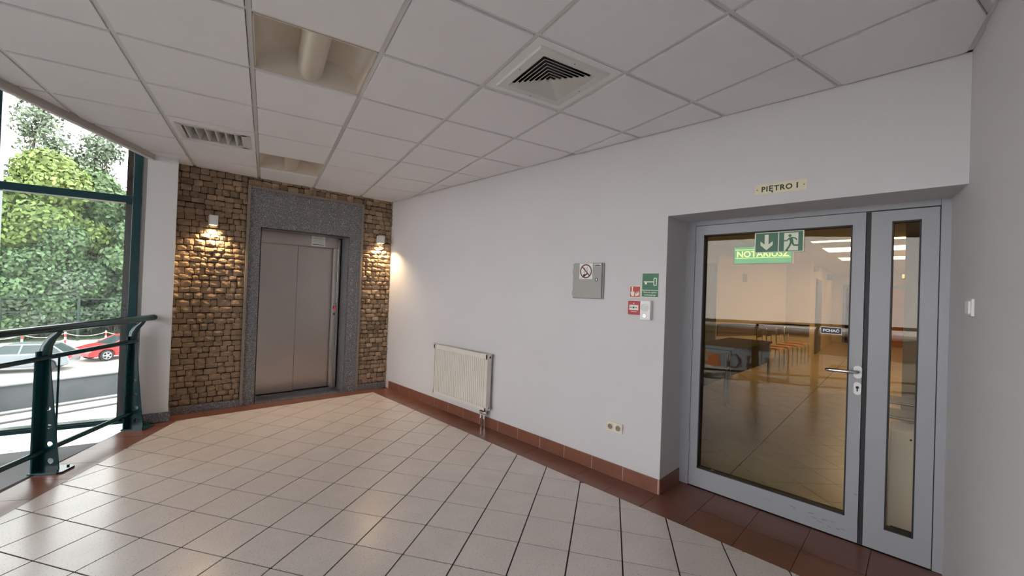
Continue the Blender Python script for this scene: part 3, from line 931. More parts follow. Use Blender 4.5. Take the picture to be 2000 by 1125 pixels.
for z in (z1 - .03, z0 + .03):
    MB().tube([LW(y0 - .014, .066, z), LW(y0 + .01, .066, z)], .018, 16).build('plug_collar', 'rad', t, smooth=True)
    MB().tube([LW(y0 - .016, .066, z), LW(y0 - .010, .066, z)], .011, 14).build('plug', 'black' if z > .5 else 'granite_edge', t, smooth=True)
MB().tube([LW(y1, .066, z1 - .028), LW(y1 + .03, .066, z1 - .028)], .010, 10).build('valve_stem', 'chrome', t, smooth=True)
MB().tube([LW(y1 + .034, .066, z1 - .05), LW(y1 + .034, .066, z1 + .005)], .013, 12).build('vent_valve', 'chrome', t, smooth=True)
vb = MB().box(LW, y0 + .03, y0 + .115, .050, .082, .150, .182)
vb.build('valve_block', 'chrome', t, bevel=.006)
for a in (y0 + .047, y0 + .098):
    MB().tube([LW(a, .066, .180), LW(a, .066, .205)], .010, 12).build('connector', 'black', t, smooth=True)
    MB().tube([LW(a, .066, .152), LW(a, .066, .120), LW(a, .060, .08), LW(a, .058, .0)], .009, 12).build('pipe', 'chrome', t, smooth=True)
    MB().tube([LW(a, .066, .105), LW(a, .066, .140)], .015, 10).build('pipe_nut', 'chrome', t, smooth=True)
for a in (y0 + .15, y1 - .15):
    MB().box(LW, a, a + .03, 0, .034, z0 + .06, z1 - .06).build('wall_bracket', 'rad', t)

# ------------------------------------------------------------ railing
rail = empty('railing', RL(0, 0, 0), 'dark teal metal railing with perforated posts along the open floor edge', 'railing')
posts = [1.02, .07, -.895, -1.86, -2.82, -3.78, -4.73, -5.68]
def post(a):
    fl_ = MB()
    fl_.box(RL, a - .062, a + .062, -.004, .006, .012, .895)
    o = fl_.build('post', 'green', rail, bevel=.001)
    # perforated web
    wb_ = MB()
    th = .0045
    top, bot = .84, .012
    wdt = lambda z: .128 - (.128 - .042) * (z - bot) / (top - bot)
    holes = [(.075, .0215), (.20, .0195), (.332, .0175), (.465, .015)]
    N = 20
    def strip_(z0, z1):
        wb_.prism([RL(a - th, 0.006, z0), RL(a + th, .006, z0), RL(a + th, wdt(z0), z0), RL(a - th, wdt(z0), z0)], [RL(a - th, .006, z1), RL(a + th, .006, z1), RL(a + th, wdt(z1), z1), RL(a - th, wdt(z1), z1)])
    zc = bot
    for hz, hr in holes:
        q = .030
        strip_(zc, hz - q)
        c0 = .006; 
        cx = wdt(hz) * .60
        outer, inner = [], []
        for k in range(N):
            an = 2 * math.pi * (k + .5) / N
            dx, dz = math.cos(an), math.sin(an)
            inner.append((cx + hr * dx, hz + hr * dz))
            tx = ((wdt(hz) - cx) if dx > 0 else (cx - c0)) / max(1e-6, abs(dx)); tz = q / max(1e-6, abs(dz))
            tt = min(tx, tz)
            zz_ = hz + dz * tt
            xx = cx + dx * tt
            if tx < tz and dx > 0: xx = wdt(zz_)
            outer.append((xx, zz_))
        # square corners
        for k in range(N):
            k2 = (k + 1) % N
            qd = [inner[k], outer[k], outer[k2], inner[k2]]
            (xa, za), (xb, zb) = outer[k], outer[k2]
            ea = abs(abs(za - hz) - q) < 1e-6; eb = abs(abs(zb - hz) - q) < 1e-6
            if ea != eb:
                zc2 = za if ea else zb
                xc = (wdt(zc2) if (xa + xb) / 2 > cx else c0)
                qd = [inner[k], outer[k], (xc, zc2), outer[k2], inner[k2]]
            wb_.prism([RL(a - th, x, z) for x, z in qd], [RL(a + th, x, z) for x, z in qd])
        zc = hz + q
    strip_(zc, top)
    wb_.build('web', 'green', o)
    MB().poly(lambda u, v, b: RL(a + u, v, b), [(-.075, -.012), (.075, -.012), (.075, .165), (.055, .188), (-.055, .188), (-.075, .165)], 0, .012).build('base_plate', 'green', o, bevel=.001)
    for u, v in ((-.05, .15), (.05, .15)):
        MB().tube([RL(a + u, v, .010), RL(a + u, v, .024)], .009, 6).build('bolt', 'green', o)
    MB().tube([RL(a, .012, .86), RL(a, .020, .93), RL(a, .048, .985), RL(a, .085, 1.025), RL(a, .10, 1.05)], [.034, .032, .026, .020, .018], 12).build('bracket', 'green', o, smooth=True)
for a in posts: post(a)
MB().tube([RL(-6.0, .10, 1.068), RL(1.29, .10, 1.068), RL(1.302, .10, 1.068)], [.030, .030, .022], 16).build('handrail', 'green', rail, smooth=True)
MB().tube([RL(-6.0, .028, .846), RL(1.05, .028, .846)], .020, 12).build('middle_rail', 'green', rail, smooth=True)
MB().tube([RL(-6.0, .028, .150), RL(1.05, .028, .150)], .020, 12).build('lower_rail', 'green', rail, smooth=True)
for a in posts:
    for d in (-.10, .10):
        if a + d > 1.06: continue
        MB().tube([RL(a + d, .028, .150), RL(a + d, .028, .846)], .0065, 8).build('baluster', 'green', rail, smooth=True)

# ------------------------------------------------------------ atrium beside the railing
ld_ = ccw([(.16, 5.36), RL(-2.2, 0, 0)[:2], WN(2.6, -.02, 0)[:2], WN(-.02, -.02, 0)[:2]])
tag(MB().prism([(x, y, -.35) for x, y in ld_], [(x, y, -.14) for x, y in ld_]).build('floor_ledge', 'slab'), kind='structure')
tag(MB().prism([(x, y, -3.75) for x, y in ccw([(2, 6), (-6.5, 7.4), (-6.5, -1.8), (2, -1.6)])], [(x, y, -3.6) for x, y in ccw([(2, 6), (-6.5, 7.4), (-6.5, -1.8), (2, -1.6)])]).build('floor_lower', 'slab'), kind='structure')
rf = ccw([(.35, 5.6), (-5.6, 7.0), (-5.9, -1.6), (-4.0, -1.5)])
tag(MB().prism([(x, y, 3.16) for x, y in rf], [(x, y, 3.35) for x, y in rf]).build('ceiling_atrium', 'column_paint'), kind='structure')
def facade(name, F, L_, verts_at, z0=-3.6, z1=3.2, trans=((2.192, 2.262), (.030, .058), (.066, .080), (-1.6, -1.54)), glassm='glass_clear'):
    root = tag(empty(name, F(L_ / 2, 0, 0)), kind='structure')
    for a in verts_at:
        MB().box(F, a, a + .062, -.045, .035, z0, z1).build('mullion', 'green', root, bevel=.002)
    for (c0, c1) in trans:
        MB().box(F, verts_at[0], verts_at[-1] + .06, -.07, .028, c0, c1).build('transom', 'green', root, bevel=.002)
    lv = [z0] + [q for p in trans for q in p if True] + [z1]
    zs = sorted({z0, z1, trans[0][1], trans[0][0], trans[-1][1], trans[-1][0], trans[1][0], trans[2][1] if len(trans) > 3 else trans[1][1]})
    bands = [(trans[0][1], z1), (trans[1][1] if len(trans) == 3 else trans[2][1], trans[0][0]), (trans[-1][1], trans[1][0]), (z0, trans[-1][0])]
    for a, b_ in zip(verts_at, verts_at[1:]):
        for k, (c0, c1) in enumerate(bands):
            MB().box(F, a + .055, b_ + .006, -.034, -.026, c0 - .01, c1 + .01).build('glass_pane', 'glass_clear' if k == 0 or name == 'window_added' else 'glass_hazy', root)
    return root
facade('window_1', WN, 5.5, [.030, .965, 1.93, 2.86, 3.82, 4.78, 5.6])
W2 = frame(-5.25, 6.75, -.06, -.998, .998, -.06)
facade('window_added', W2, 8, [0, 2.15, 5.85, 7.8], trans=((3.10, 3.16), (-2.2, -2.16), (-2.14, -2.10), (-2.9, -2.86)))  # unseen glazed side added to let in sky light
MB().box(WN, -.05, .030, -.12, -.012, -.35, 3.2).build('jamb_lining', 'white', bpy.data.objects['window_1'])

# advertising board on an added building wing opposite
t = empty('bank_sign', (-12, 5.6, -1.0), 'blue-grey board with navy ING letters and orange lion, on the added wing opposite', 'sign')
gI = lambda u, v, b: (-12 + b, 3.62 + u * 1.96, -1.53 + v * 1.96)
MB().poly(gI, [(0, 0), (2.3, 0), (2.3, .50), (0, .50)], -.04, 0).build('board', 'blue', t)
def seri(mb, parts):
    for p in parts: mb.poly(gI, p, 0, .03)
mb = MB()
X = .22
seri(mb, [[(X + .05, .10), (X + .11, .10), (X + .11, .36), (X + .05, .36)], [(X, .09), (X + .16, .09), (X + .16, .11), (X, .11)], [(X, .35), (X + .16, .35), (X + .16, .37), (X, .37)]])
mb.build('lettering', 'navy', t)
mb = MB(); X = .46
seri(mb, [[(X + .03, .10), (X + .055, .10), (X + .055, .37), (X + .03, .37)], [(X + .22, .09), (X + .245, .09), (X + .245, .36), (X + .22, .36)], [(X + .02, .37), (X + .085, .37), (X + .245, .12), (X + .245, .09), (X + .215, .09)], [(X - .01, .09), (X + .09, .09), (X + .09, .105), (X - .01, .105)], [(X + .17, .355), (X + .28, .355), (X + .28, .37), (X + .17, .37)]])
mb.build('lettering', 'navy', t)
mb = MB(); X = .95
for k in range(40, 325, 12):
    a, c = math.radians(k), math.radians(k + 12)
    w0 = .028 + .03 * abs(math.cos(a)) ** 1.5; w1 = .028 + .03 * abs(math.cos(c)) ** 1.5
    mb.poly(gI, [(X + .14 * math.cos(a), .23 + .145 * math.sin(a)), (X + .14 * math.cos(c), .23 + .145 * math.sin(c)), (X + (.14 - w1) * math.cos(c), .23 + (.145 - w1 * .6) * math.sin(c)), (X + (.14 - w0) * math.cos(a), .23 + (.145 - w0 * .6) * math.sin(a))], 0, .03)
seri(mb, [[(X + .075, .10), (X + .135, .10), (X + .135, .22), (X + .075, .22)], [(X + .04, .21), (X + .17, .21), (X + .17, .225), (X + .04, .225)]])
mb.build('lettering', 'navy', t)
mb = MB()
mb.poly(gI, [(1.20, .10), (1.26, .08), (1.40, .07), (1.50, .09), (1.60, .16), (1.64, .25), (1.60, .34), (1.52, .38), (1.46, .36), (1.43, .30), (1.38, .33), (1.30, .35), (1.24, .31), (1.26, .24), (1.22, .20), (1.27, .17), (1.20, .14)], 0, .03)
mb.build('lion_emblem', 'lion', t)
MB().poly(gI, [(1.46, .15), (1.54, .17), (1.58, .25), (1.55, .33), (1.50, .34), (1.48, .26)], .03, .034).build('pale_patch', 'cream', t)
wg = tag(empty('wall_wing_added', (-12.5, 4, G0)), kind='structure')  # made-up low wing, shaped for its reflection in the door glass
MB().box(XY, -12.6, -12.10, -7, 15, -3.6, .30).build('wall_face', 'wing', wg)
MB().box(XY, -12.10, -12.02, -7, 3.55, -1.85, -.42).build('pale_panel', 'pale', wg)
MB().box(XY, -12.12, -12.04, 3.62, 13, -3.6, -1.55).build('dark_panel', 'darkwood', wg)
MB().box(XY, -12.7, -12.0, -7, 15, .30, .38).build('coping', 'slab', wg)

# ------------------------------------------------------------ hall behind the glazed door
hf = MB().box(XY, 3.36, 26, -3.2, 7.5, -.3, -.004)
hall_floor = tag(hf.build('floor_hall', 'darkwood'), kind='structure')
HF_ = frame(3.6, 1.10, .70711, .70711, -.70711, .70711)
HP1 = ccw([(3.37, 1.105), (3.37, 7.4), (25.9, 7.4), (25.9, 1.75)])
HP2 = ccw([(3.37, 1.095), (3.37, -3.1), (25.9, -3.1), (25.9, 1.74)])
hr_ = MB(); nh = 0
for PP in (HP1, HP2):
    for i in range(-14, 60):
        for j in range(-45, 26):
            c0_ = cell(HF_, i, j, .30, .002)
            c = clip(ccw(c0_), PP)
            if not c or abs(area(c)) < 2e-4: continue
            cx_ = sum(p[0] for p in c) / len(c); cy_ = sum(p[1] for p in c) / len(c)
            k = (cy_ - 0) / cx_
            if cx_ < 8.0 and .005 < k < .40 and nh < 298:
                tile('tile', 'halltile', c, -.012, 0, hall_floor); nh += 1
            elif cx_ < 22 and -.05 < k < .5:
                c = ccw(c); hr_.prism([(x, y, -.012) for x, y in c], [(x, y, 0) for x, y in c])
tag(hr_.build('tiling', 'halltile', hall_floor), kind='stuff')
HC_ = 2.557
hc_ = MB().box(XY, 3.36, 26, -3.2, 7.5, HC_ + .02, HC_ + .3)
hall_ceiling = tag(hc_.build('ceiling_hall', 'dark'), kind='structure')
lights_h = {(10.05, 10.68): 1, (12.3, 12.93): 1, (8.75, 8.98): 1}
panels = [(8.85, 9.05, .2, 1.42, 'thin warm ceiling light strip nearest the green lit sign'), (10.05, 10.85, .2, 1.42, 'broad warm ceiling light panel, middle one in the hall behind the glass'), (12.3, 13.05, .25, 1.43, 'warm ceiling light panel, farthest one in the hall behind the glass')]
hcr = MB(); nhc = 0
for i in range(37):
    for j in range(18):
        x0_, y0_ = 3.4 + i * .6, -3.0 + j * .6
        c = [(x0_ + .004, y0_ + .004), (x0_ + .596, y0_ + .004), (x0_ + .596, y0_ + .596), (x0_ + .004, y0_ + .596)]
        k = (y0_ + .3) / (x0_ + .3)
        if x0_ < 13 and .0 < k < .45 and nhc < 290:
            tile('ceiling_tile', 'hallceil', c, HC_, HC_ + .015, hall_ceiling); nhc += 1
        else: hcr.prism([(x, y, HC_) for x, y in c], [(x, y, HC_ + .015) for x, y in c])
tag(hcr.build('ceiling_tiling', 'hallceil', hall_ceiling), kind='stuff')
for x0_, x1_, ya, yb, lab in panels:
    t = empty('ceiling_light', ((x0_ + x1_) / 2, (ya + yb) / 2, HC_), lab, 'ceiling light', 'hall ceiling lights')
    mb = MB().box(XY, x0_ - .02, x1_ + .02, ya - .02, yb + .02, HC_ - .012, HC_ - .001)
    mb.build('frame', 'white', t)
    MB().box(XY, x0_, x1_, ya, yb, HC_ - .016, HC_ - .012).build('diffuser', 'panel_light', t)
for (x, y, e) in ((9.6, 3.4, 5.5), (15.5, 1.0, 16), (8, -1.8, 7), (18.5, 1.2, 14), (11.6, .8, 13)):  # unseen area lamps added to brighten the hall, without fixtures
    ld = bpy.data.lights.new('hall_fill', 'AREA')
    ld.shape = 'RECTANGLE'; ld.size = .6; ld.size_y = 1.2
    ld.energy = e; ld.color = (1.0, .70, .36)
    lo = bpy.data.objects.new('hall_fill', ld)
    lo.location = (x, y, HC_ - .03)
    COL.objects.link(lo)
def wall(name, pts, z0, z1, m='hallwall'):
    P = ccw(pts)
    return tag(MB().prism([(x, y, z0) for x, y in P], [(x, y, z1) for x, y in P]).build(name, m), kind='structure')
wall('wall_hall_corridor', [(13.36, 2.11), (25, 2.72), (25, 7), (16, 7), (13.36, 2.67)], 0, HC_ + .02)
wall('wall_hall_back', [(13.36, 2.67), (16, 7), (11, 7), (10.72, 3.58)], 0, HC_ + .02)
wall('wall_hall_side', [(10.72, 3.58), (11, 7), (9.6, 7), (9.55, 5.6)], 0, HC_ + .02)
wall('wall_hall_far_left', [(3.36, 7.0), (10, 7.0), (10, 7.4), (3.36, 7.4)], 0, HC_ + .02)
wall('wall_hall_front', [(3.40, 1.35), (3.40, 7.4), (3.30, 7.4), (3.30, 5.7), (3.36, 1.35)], 0, HC_ + .02)
wall('wall_hall_lintel', [(3.40, -3.2), (3.40, 1.36), (3.395, 1.36), (3.395, -3.2)], 2.06, HC_ + .02)
wall('wall_hall_right', [(7.4, .172), (25, .20), (25, -3.1), (7.4, -3.1)], 0, HC_ + .02)
wall('wall_hall_entry', [(3.36, -.62), (3.36, -3.1), (3.30, -3.1), (3.30, -.62)], 0, HC_ + .02)
wall('wall_hall_near', [(3.36, -3.2), (7.4, -3.2), (7.4, -3.0), (3.36, -3.0)], 0, HC_ + .02)
wall('wall_hall_end', [(20, -.5), (20.3, -.5), (20.3, 3), (20, 3)], 0, HC_ + .02)
# dark end door
t = tag(empty('door_5', (19.97, 1.2, 0)), kind='structure')
MB().box(XY, 19.93, 19.99, .22, 2.14, 0, 2.18).build('door_frame', 'halldoor', t)
MB().box(XY, 19.90, 19.94, 1.25, 2.06, 0, 2.10).build('door_leaf', 'darkwood', t)
MB().box(XY, 19.90, 19.94, .30, 1.23, 0, 2.05).build('door_leaf', 'orangelight', t)
# grey doors
CW = frame(13.364, 2.11, .99864, .0521, .0521, -.99864)
t = tag(empty('door_4', CW(1.7, 0, 0)), kind='structure')
MB().box(CW, 1.05, 2.25, 0, .03, 0, 2.15).build('door_frame', 'halldoor', t)
MB().box(CW, 1.12, 2.18, .03, .05, 0, 2.08).build('door_leaf', 'halldoor', t, bevel=.004)
MB().tube([CW(2.10, .05, 1.03), CW(2.10, .10, 1.03), CW(1.98, .10, 1.03)], .01, 8).build('handle', 'chrome', t)
SW = frame(10.72, 3.58, -.501, .8653, -.8653, -.501)
t = tag(empty('door_3', SW(.5, 0, 0)), kind='structure')
MB().box(SW, .02, 1.12, 0, .03, 0, 2.34).build('door_frame', 'halldoor', t)
MB().box(SW, .08, 1.06, .03, .05, 0, 2.27).build('door_leaf', 'halldoor', t, bevel=.004)
MB().tube([SW(.16, .05, 1.03), SW(.16, .10, 1.03), SW(.30, .10, 1.03)], .01, 8).build('handle', 'chrome', t)
mb = MB()
for z in (1.9, 1.62, 1.45): mb.box(SW, .42, .62, .05, .052, z, z + .12)
mb.build('notice_sheet', 'cab', t)
# dado panel
def seg(x0, y0, x1, y1):
    L_ = math.hypot(x1 - x0, y1 - y0); ux, uy = (x1 - x0) / L_, (y1 - y0) / L_
    return frame(x0, y0, ux, uy, uy, -ux), L_
for (p, q_, nm) in (((10.72, 3.58), (13.36, 2.67), 'wide'), ((13.36, 2.67), (13.36, 2.11), 'short')):
    Fq, L_ = seg(*p, *q_)
    s_ = Fq
    t = tag(empty('trim_2' if nm == 'wide' else 'trim_3', Fq(L_ / 2, 0, .7)), kind='structure')
    MB().box(s_, .02, L_ - .01, .0, .03, .56, .80).build('dado_panel', 'purple', t)
    MB().box(s_, .02, L_ - .01, .0, .05, .80, .86).build('dado_cap', 'darkwood', t)
# lit notary sign
t = empty('lit_sign', (9, 2.21, 2.53), 'lit green ceiling sign reading NOTARIUSZ in the hall behind the glass', 'sign')
NS = frame(9.0, 2.715, .0, -1.0, -1.0, .0)
MB().box(NS, 0, 1.0, -.10, 0, 2.18, 2.525).build('housing', 'print_green', t)
MB().box(NS, .012, .988, 0, .004, 2.192, 2.513).build('lit_face', 'sign_glow', t)
gT = lambda u, v, b: NS(u, b, v)
text('NOTARIUSZ', .165, gT, .5, 2.318, .006, 'sign_letter', t, bold=.004, align='CENTER', xs=.98)
mb = MB()
for z in (2.298, 2.462): stroke(mb, gT, [(.03, z), (.97, z)], .010, .004, .007)
mb.build('line', 'sign_letter', t)
for u in (.15, .85): MB().tube([NS(u, -.05, 2.52), NS(u, -.05, HC_)], .006, 6).build('hanger', 'chrome', t)
# small signs and fittings in the hall
t = tag(MB().box(seg(10.72, 3.58, 13.36, 2.67)[0], .95, 1.10, 0, .012, 1.93, 2.13).build('wall_notice', 'cab', origin=(11.6, 3.2, 2.0)), 'small grey notice on the cream wall under the lit green sign', 'notice')
t = tag(MB().box(CW, 4.2, 4.6, 0, .12, 2.27, 2.44).build('corridor_sign', 'purple', origin=CW(4.4, 0, 2.3)), 'dark little sign high on the corridor wall past the grey door', 'sign')
t = tag(MB().box(CW, .55, .62, 0, .10, 2.33, 2.5).build('wall_speaker', 'cab', origin=CW(.6, 0, 2.4)), 'small grey speaker high on the cream corridor wall before the grey door', 'speaker')
t = empty('exit_sign', (12, .2, 1.97), 'pair of small dim green exit signs seen through the narrow door pane', 'sign')
MB().box(XY, 12, 12.03, .205, .335, 2.03, 2.15).build('plate', 'print_green', t)
MB().box(XY, 11.97, 12.0, .222, .318, 2.045, 2.135).build('symbol', 'glow', t)
MB().tube([(12.01, .27, 2.15), (12.01, .27, HC_)], .006, 6).build('hanger', 'cab', t)
t = empty('light_switch', (7.39, .07, 1.42), 'cream square switch on the lit wall seen through the narrow pane', 'switch')
MB().box(XY, 7.388, 7.40, .045, .125, 1.36, 1.44).build('cover_plate', 'offwhite', t, bevel=.002)
MB().box(XY, 7.380, 7.388, .058, .112, 1.373, 1.427).build('rocker', 'offwhite', t)
# chrome chairs with orange seats
def chair(x, y, lab):
    t = empty('stacking_chair', (x, y, 0), lab, 'chair', 'chrome chairs along the hall wall')
    F = frame(x, y, 1, 0, 0, 1)
    MB().box(F, -.21, .21, -.21, .21, .44, .465).build('seat', 'orange', t, bevel=.01)
    MB().box(F, -.19, .19, .205, .225, .66, .82).build('backrest', 'greyseat', t, bevel=.008)
    for a in (-.21, .21):
        MB().tube([F(a, -.21, 0), F(a, -.21, .42), F(a, -.17, .455), F(a, .20, .455)], .013, 8).build('leg', 'chrome', t, smooth=True)
        MB().tube([F(a, .24, 0), F(a, .21, .45), F(a, .225, .80), F(a * .9, .225, .84)], .013, 8).build('leg', 'chrome', t, smooth=True)
    return t
chair(10.25, 2.30, 'chrome chair with orange seat nearest to us along the cream wall')
chair(10.85, 2.26, 'second chrome chair with orange seat along the cream wall')
chair(11.45, 2.20, 'third chrome chair with orange seat along the cream wall')
chair(12.05, 2.16, 'farthest chrome chair with orange seat beside the wall corner')
# dark desk with metal legs
def desk(x0, x1, lab):
    t = empty('desk', ((x0 + x1) / 2, 2.2, 0), lab, 'desk', 'dark desks in the hall')
    MB().box(XY, x0, x1, 1.86, 2.55, .72, .75).build('desktop', 'darkwood', t, bevel=.003)
    MB().box(XY, x0 + .02, x1 - .02, 1.90, 1.92, .38, .72).build('front_panel', 'darkwood', t)
    for x in (x0 + .04, x1 - .04):
        for y in (1.90, 2.50):
            MB().tube([(x, y, 0), (x, y, .72)], .02, 10).build('leg', 'chrome', t, smooth=True)
desk(4.95, 6.15, 'dark desk with metal legs, nearest behind the glazed door')
desk(6.20, 8.40, 'dark desk with metal legs, farther one behind the first desk')
# benches and white cabinet seen through the narrow pane
for x, lab in ((5.18, 'dark seat with polished front tube just behind the white cabinet'), (5.95, 'dark seat with polished front tube, farther from the white cabinet')):
    t = empty('bench_seat', (x + .2, .1, 0), lab, 'bench', 'dark seats behind the narrow pane')
    MB().box(XY, x, x + .38, -.35, .38, .42, .45).build('seat', 'greyseat', t, bevel=.006)
    MB().tube([(x - .012, -.38, .44), (x - .012, .41, .44)], .014, 10).build('front_tube', 'chrome', t, smooth=True)
    for y in (-.36, .39):
        for xx in (x + .01, x + .36):
            MB().tube([(xx, y, 0), (xx, y, .44)], .012, 8).build('leg', 'chrome', t, smooth=True)
t = empty('low_cabinet', (3.74, -.1, 0), 'low white cabinet standing right behind the narrow glass pane', 'cabinet')
MB().box(XY, 3.62, 3.88, -.40, .135, .05, .665).build('cabinet_body', 'cabwhite', t, bevel=.003)
MB().box(XY, 3.64, 3.86, -.38, .12, 0, .05).build('plinth', 'print_black', t)
MB().poly(lambda u, v, b: (b, u, v), circle(.035, .62, .006, 10), 3.612, 3.621).build('cable_hole', 'black', t)

# ------------------------------------------------------------ outside
G = -3.6
gr = MB().box(XY, -90, 70, -60, 47, G - .3, G - .02)
tag(gr.build('ground_paving', 'paving'), kind='structure')
tag(MB().box(XY, -90, 70, 47, 140, G - .3, G + .02).build('ground_grass', 'grass'), kind='structure')
sp = [(-1.7, 27.3), (6, 29.5), (6, 34), (1.0, 31.5), (-2.0, 29.6)]
tag(MB().prism([(x, y, G - .1) for x, y in ccw(sp)], [(x, y, G + .012) for x, y in ccw(sp)]).build('ground_sand', 'sand'), kind='structure')
# entrance canopy roof
can = tag(empty('canopy_roof', (-.5, 8, -.6)), kind='structure')
ux, uy = .9535, .3015
CR = frame(-1.04, 9.60, ux, uy, uy, -ux)
MB().box(CR, -7, 7, 0, 3.9, -.85, -.60).build('roof_deck', 'pale', can)
MB().box(CR, -7, 7, -.25, 0, -.85, -.22).build('parapet', 'concrete', can)
for b in (.24, .74):
    MB().box(CR, -7, 7, b, b + .045, -.60, -.575).build('roof_seam', 'seam', can)
MB().box(CR, -7, 7, -.30, .03, -.22, -.20).build('coping', 'slab', can)
for x in (-4.5, 3.5):
    MB().tube([CR(x, .5, G), CR(x, .5, -.85)], .15, 12).build('column', 'concrete', can)

def leaves(n, blobs, size, rs):
    r = np.random.default_rng(rs)
    B = np.array(blobs, float)
    wts = B[:, 3] ** 2; wts /= wts.sum()
    k = r.choice(len(B), n, p=wts)
    dirs = r.normal(size=(n, 3)); dirs /= np.linalg.norm(dirs, axis=1)[:, None]
    rad = r.uniform(.12, 1.25, n) ** .5
    c = B[k, :3] + dirs * (B[k, 3] * rad)[:, None] * np.array([1, 1, .8])
    nrm = dirs + r.normal(size=(n, 3)) * .6
    nrm /= np.linalg.norm(nrm, axis=1)[:, None]
    t1 = np.cross(nrm, r.normal(size=(n, 3))); t1 /= np.linalg.norm(t1, axis=1)[:, None]
    t2 = np.cross(nrm, t1)
    s1 = (size * r.uniform(.6, 1.3, n))[:, None]; s2 = s1 * .6
    v = np.stack([c - t1 * s1, c + t2 * s2, c + t1 * s1, c - t2 * s2], 1).reshape(-1, 3)
    return v
def leafmesh(name, v, m, parent):
    n = len(v) // 4
    me = bpy.data.meshes.new(name)
    pw = np.array(wl(parent))
    me.vertices.add(len(v)); me.vertices.foreach_set('co', (v - pw).astype(np.float32).ravel())
    me.loops.add(4 * n); me.loops.foreach_set('vertex_index', np.arange(4 * n, dtype=np.int32))
    me.polygons.add(n); me.polygons.foreach_set('loop_start', np.arange(0, 4 * n, 4, dtype=np.int32))
    me.update(calc_edges=True)
    me.materials.append(M[m])
    o = bpy.data.objects.new(name, me)
    COL.objects.link(o); o.parent = parent
    o['kind'] = 'stuff'
    return o
def tree(x, y, h, r, m, n, lab, seed, size=.21, low=1.2, name='tree'):
    t = empty(name, (x, y, G), lab, 'tree', 'trees beyond the car park')
    rr = random.Random(seed)
    tk = MB()
    top = G + h * .75
    tk.tube([(x, y, G - .1), (x + rr.uniform(-.2, .2), y, G + h * .3), (x + rr.uniform(-.4, .4), y, G + h * .55), (x + rr.uniform(-.5, .5), y, top)], [.28, .22, .15, .06], 8)
    blobs = []
    for k in range(16):
        f_ = k / 15
        z = G + low + r * .4 + f_ * (h - low - r * .7)
        w_ = math.sin(math.pi * min(1, .25 + f_ * .72)) 
        a = rr.uniform(0, 6.28); d = r * w_ * rr.uniform(.2, .75)
        bx_, by_ = x + d * math.cos(a), y + d * math.sin(a) * .7
        blobs.append((bx_, by_, z, r * rr.uniform(.32, .52)))
        tk.tube([(x, y, G + h * (.2 + .5 * f_)), ((x + bx_) / 2, (y + by_) / 2, (z + G + h * (.25 + .5 * f_)) / 2), (bx_, by_, z)], [.07, .05, .02], 5)
    tk.build('trunk', 'bark', t, smooth=True)
    leafmesh('foliage', leaves(n, blobs, size, seed), m, t)
tree(-3.6, 50, 15.0, 4.0, 'leaf_bright', 24000, 'bright yellow-green leafy tree in front, seen through the upper pane', 1, low=6.0)
tree(-3.0, 48.9, 9.6, 3.0, 'leaf_mid', 16000, 'low leafy tree under the bright crown, between the chain posts', 21, size=.16, low=.8)
tree(-1.0, 53, 14.6, 3.6, 'leaf_mid', 26000, 'mid green tree filling the window beside the pillar', 2)
tree(-8.4, 52, 14.2, 3.4, 'leaf_mid', 22000, 'mid green tree at the far edge of the window', 3)
tree(2.6, 50, 14.0, 3.2, 'leaf_mid', 20000, 'leafy tree partly hidden behind the white pillar', 4)
tree(-5.5, 62, 22.5, 4.0, 'leaf_grey', 5500, 'tall sparse grey-green tree rising above the bright one', 5, size=.20, low=7)
tree(-.6, 64, 21.0, 3.8, 'leaf_grey', 6500, 'tall sparse tree standing behind the mid green one', 6, size=.20, low=7)
tree(3.8, 62, 19.0, 4.0, 'leaf_grey', 6500, 'thin pale tree near the teal window jamb', 7, size=.20, low=6)
for k, (x, y, h, r, m, lab) in enumerate(((-6.6, 48.5, 7.6, 2.4, 'leaf_mid', 'dark green bush under the trees, beside the first red and white post'), (-3.0, 49, 6.6, 2.6, 'leaf_grey', 'dull green bush under the bright tree behind the fence'), (.6, 48.9, 7.6, 2.2, 'leaf_dark', 'dark bush behind the fence between the car roofs'), (3.6, 48.5, 6.6, 2.4, 'leaf_mid', 'green bush behind the fence next to the window jamb'), (-10, 49, 6, 2.6, 'leaf_dark', 'dark bush at the far end of the fence'))):
    t = empty('bush', (x, y, G), lab, 'bush', 'bushes behind the fence')
    rr = random.Random(40 + k)
    blobs = [(x + rr.uniform(-r, r) * .8, y + rr.uniform(-.8, .8), G + rr.uniform(.8, h - 1), r * rr.uniform(.35, .55)) for _ in range(16)]
    mb = MB()
    for q in blobs[:6]: mb.tube([(x, y, G), (q[0], q[1], q[2])], [.06, .02], 5)
    mb.build('stem', 'bark', t)
    leafmesh('foliage', leaves(9000, blobs, .18, 60 + k), m, t)
hg = tag(empty('hedge', (-3, 56, G), 'dense dark hedge closing the view between the tree trunks', 'hedge'))
leafmesh('foliage', leaves(26000, [(x, 56 + (i % 2), G + z, 2.1) for i, x in enumerate(np.arange(-15, 9, 1.5)) for z in (1.2, 3.6, 6.2, 8.8, 11.0)], .42, 99), 'leaf_dark', hg)
# fence
t = empty('fence', (-3, 46.6, G), 'dark green mesh fence between the car park and the trees', 'fence')
for x in np.arange(-13.1, 8, 3.9):
    MB().tube([(x, 46.6, G), (x, 46.6, -.30)], .09, 8).build('post', 'fence', t)
for z in (-.35, -1.35):
    MB().tube([(-14, 46.6, z), (8, 46.6, z)], .035, 6).build('fence_rail', 'fence', t)
mb = MB()
for x in np.arange(-13, 8, .65): mb.tube([(x, 46.6, G), (x, 46.6, -1.35)], .012, 4)
tag(mb.build('fence_wire', 'fence', t), kind='stuff')
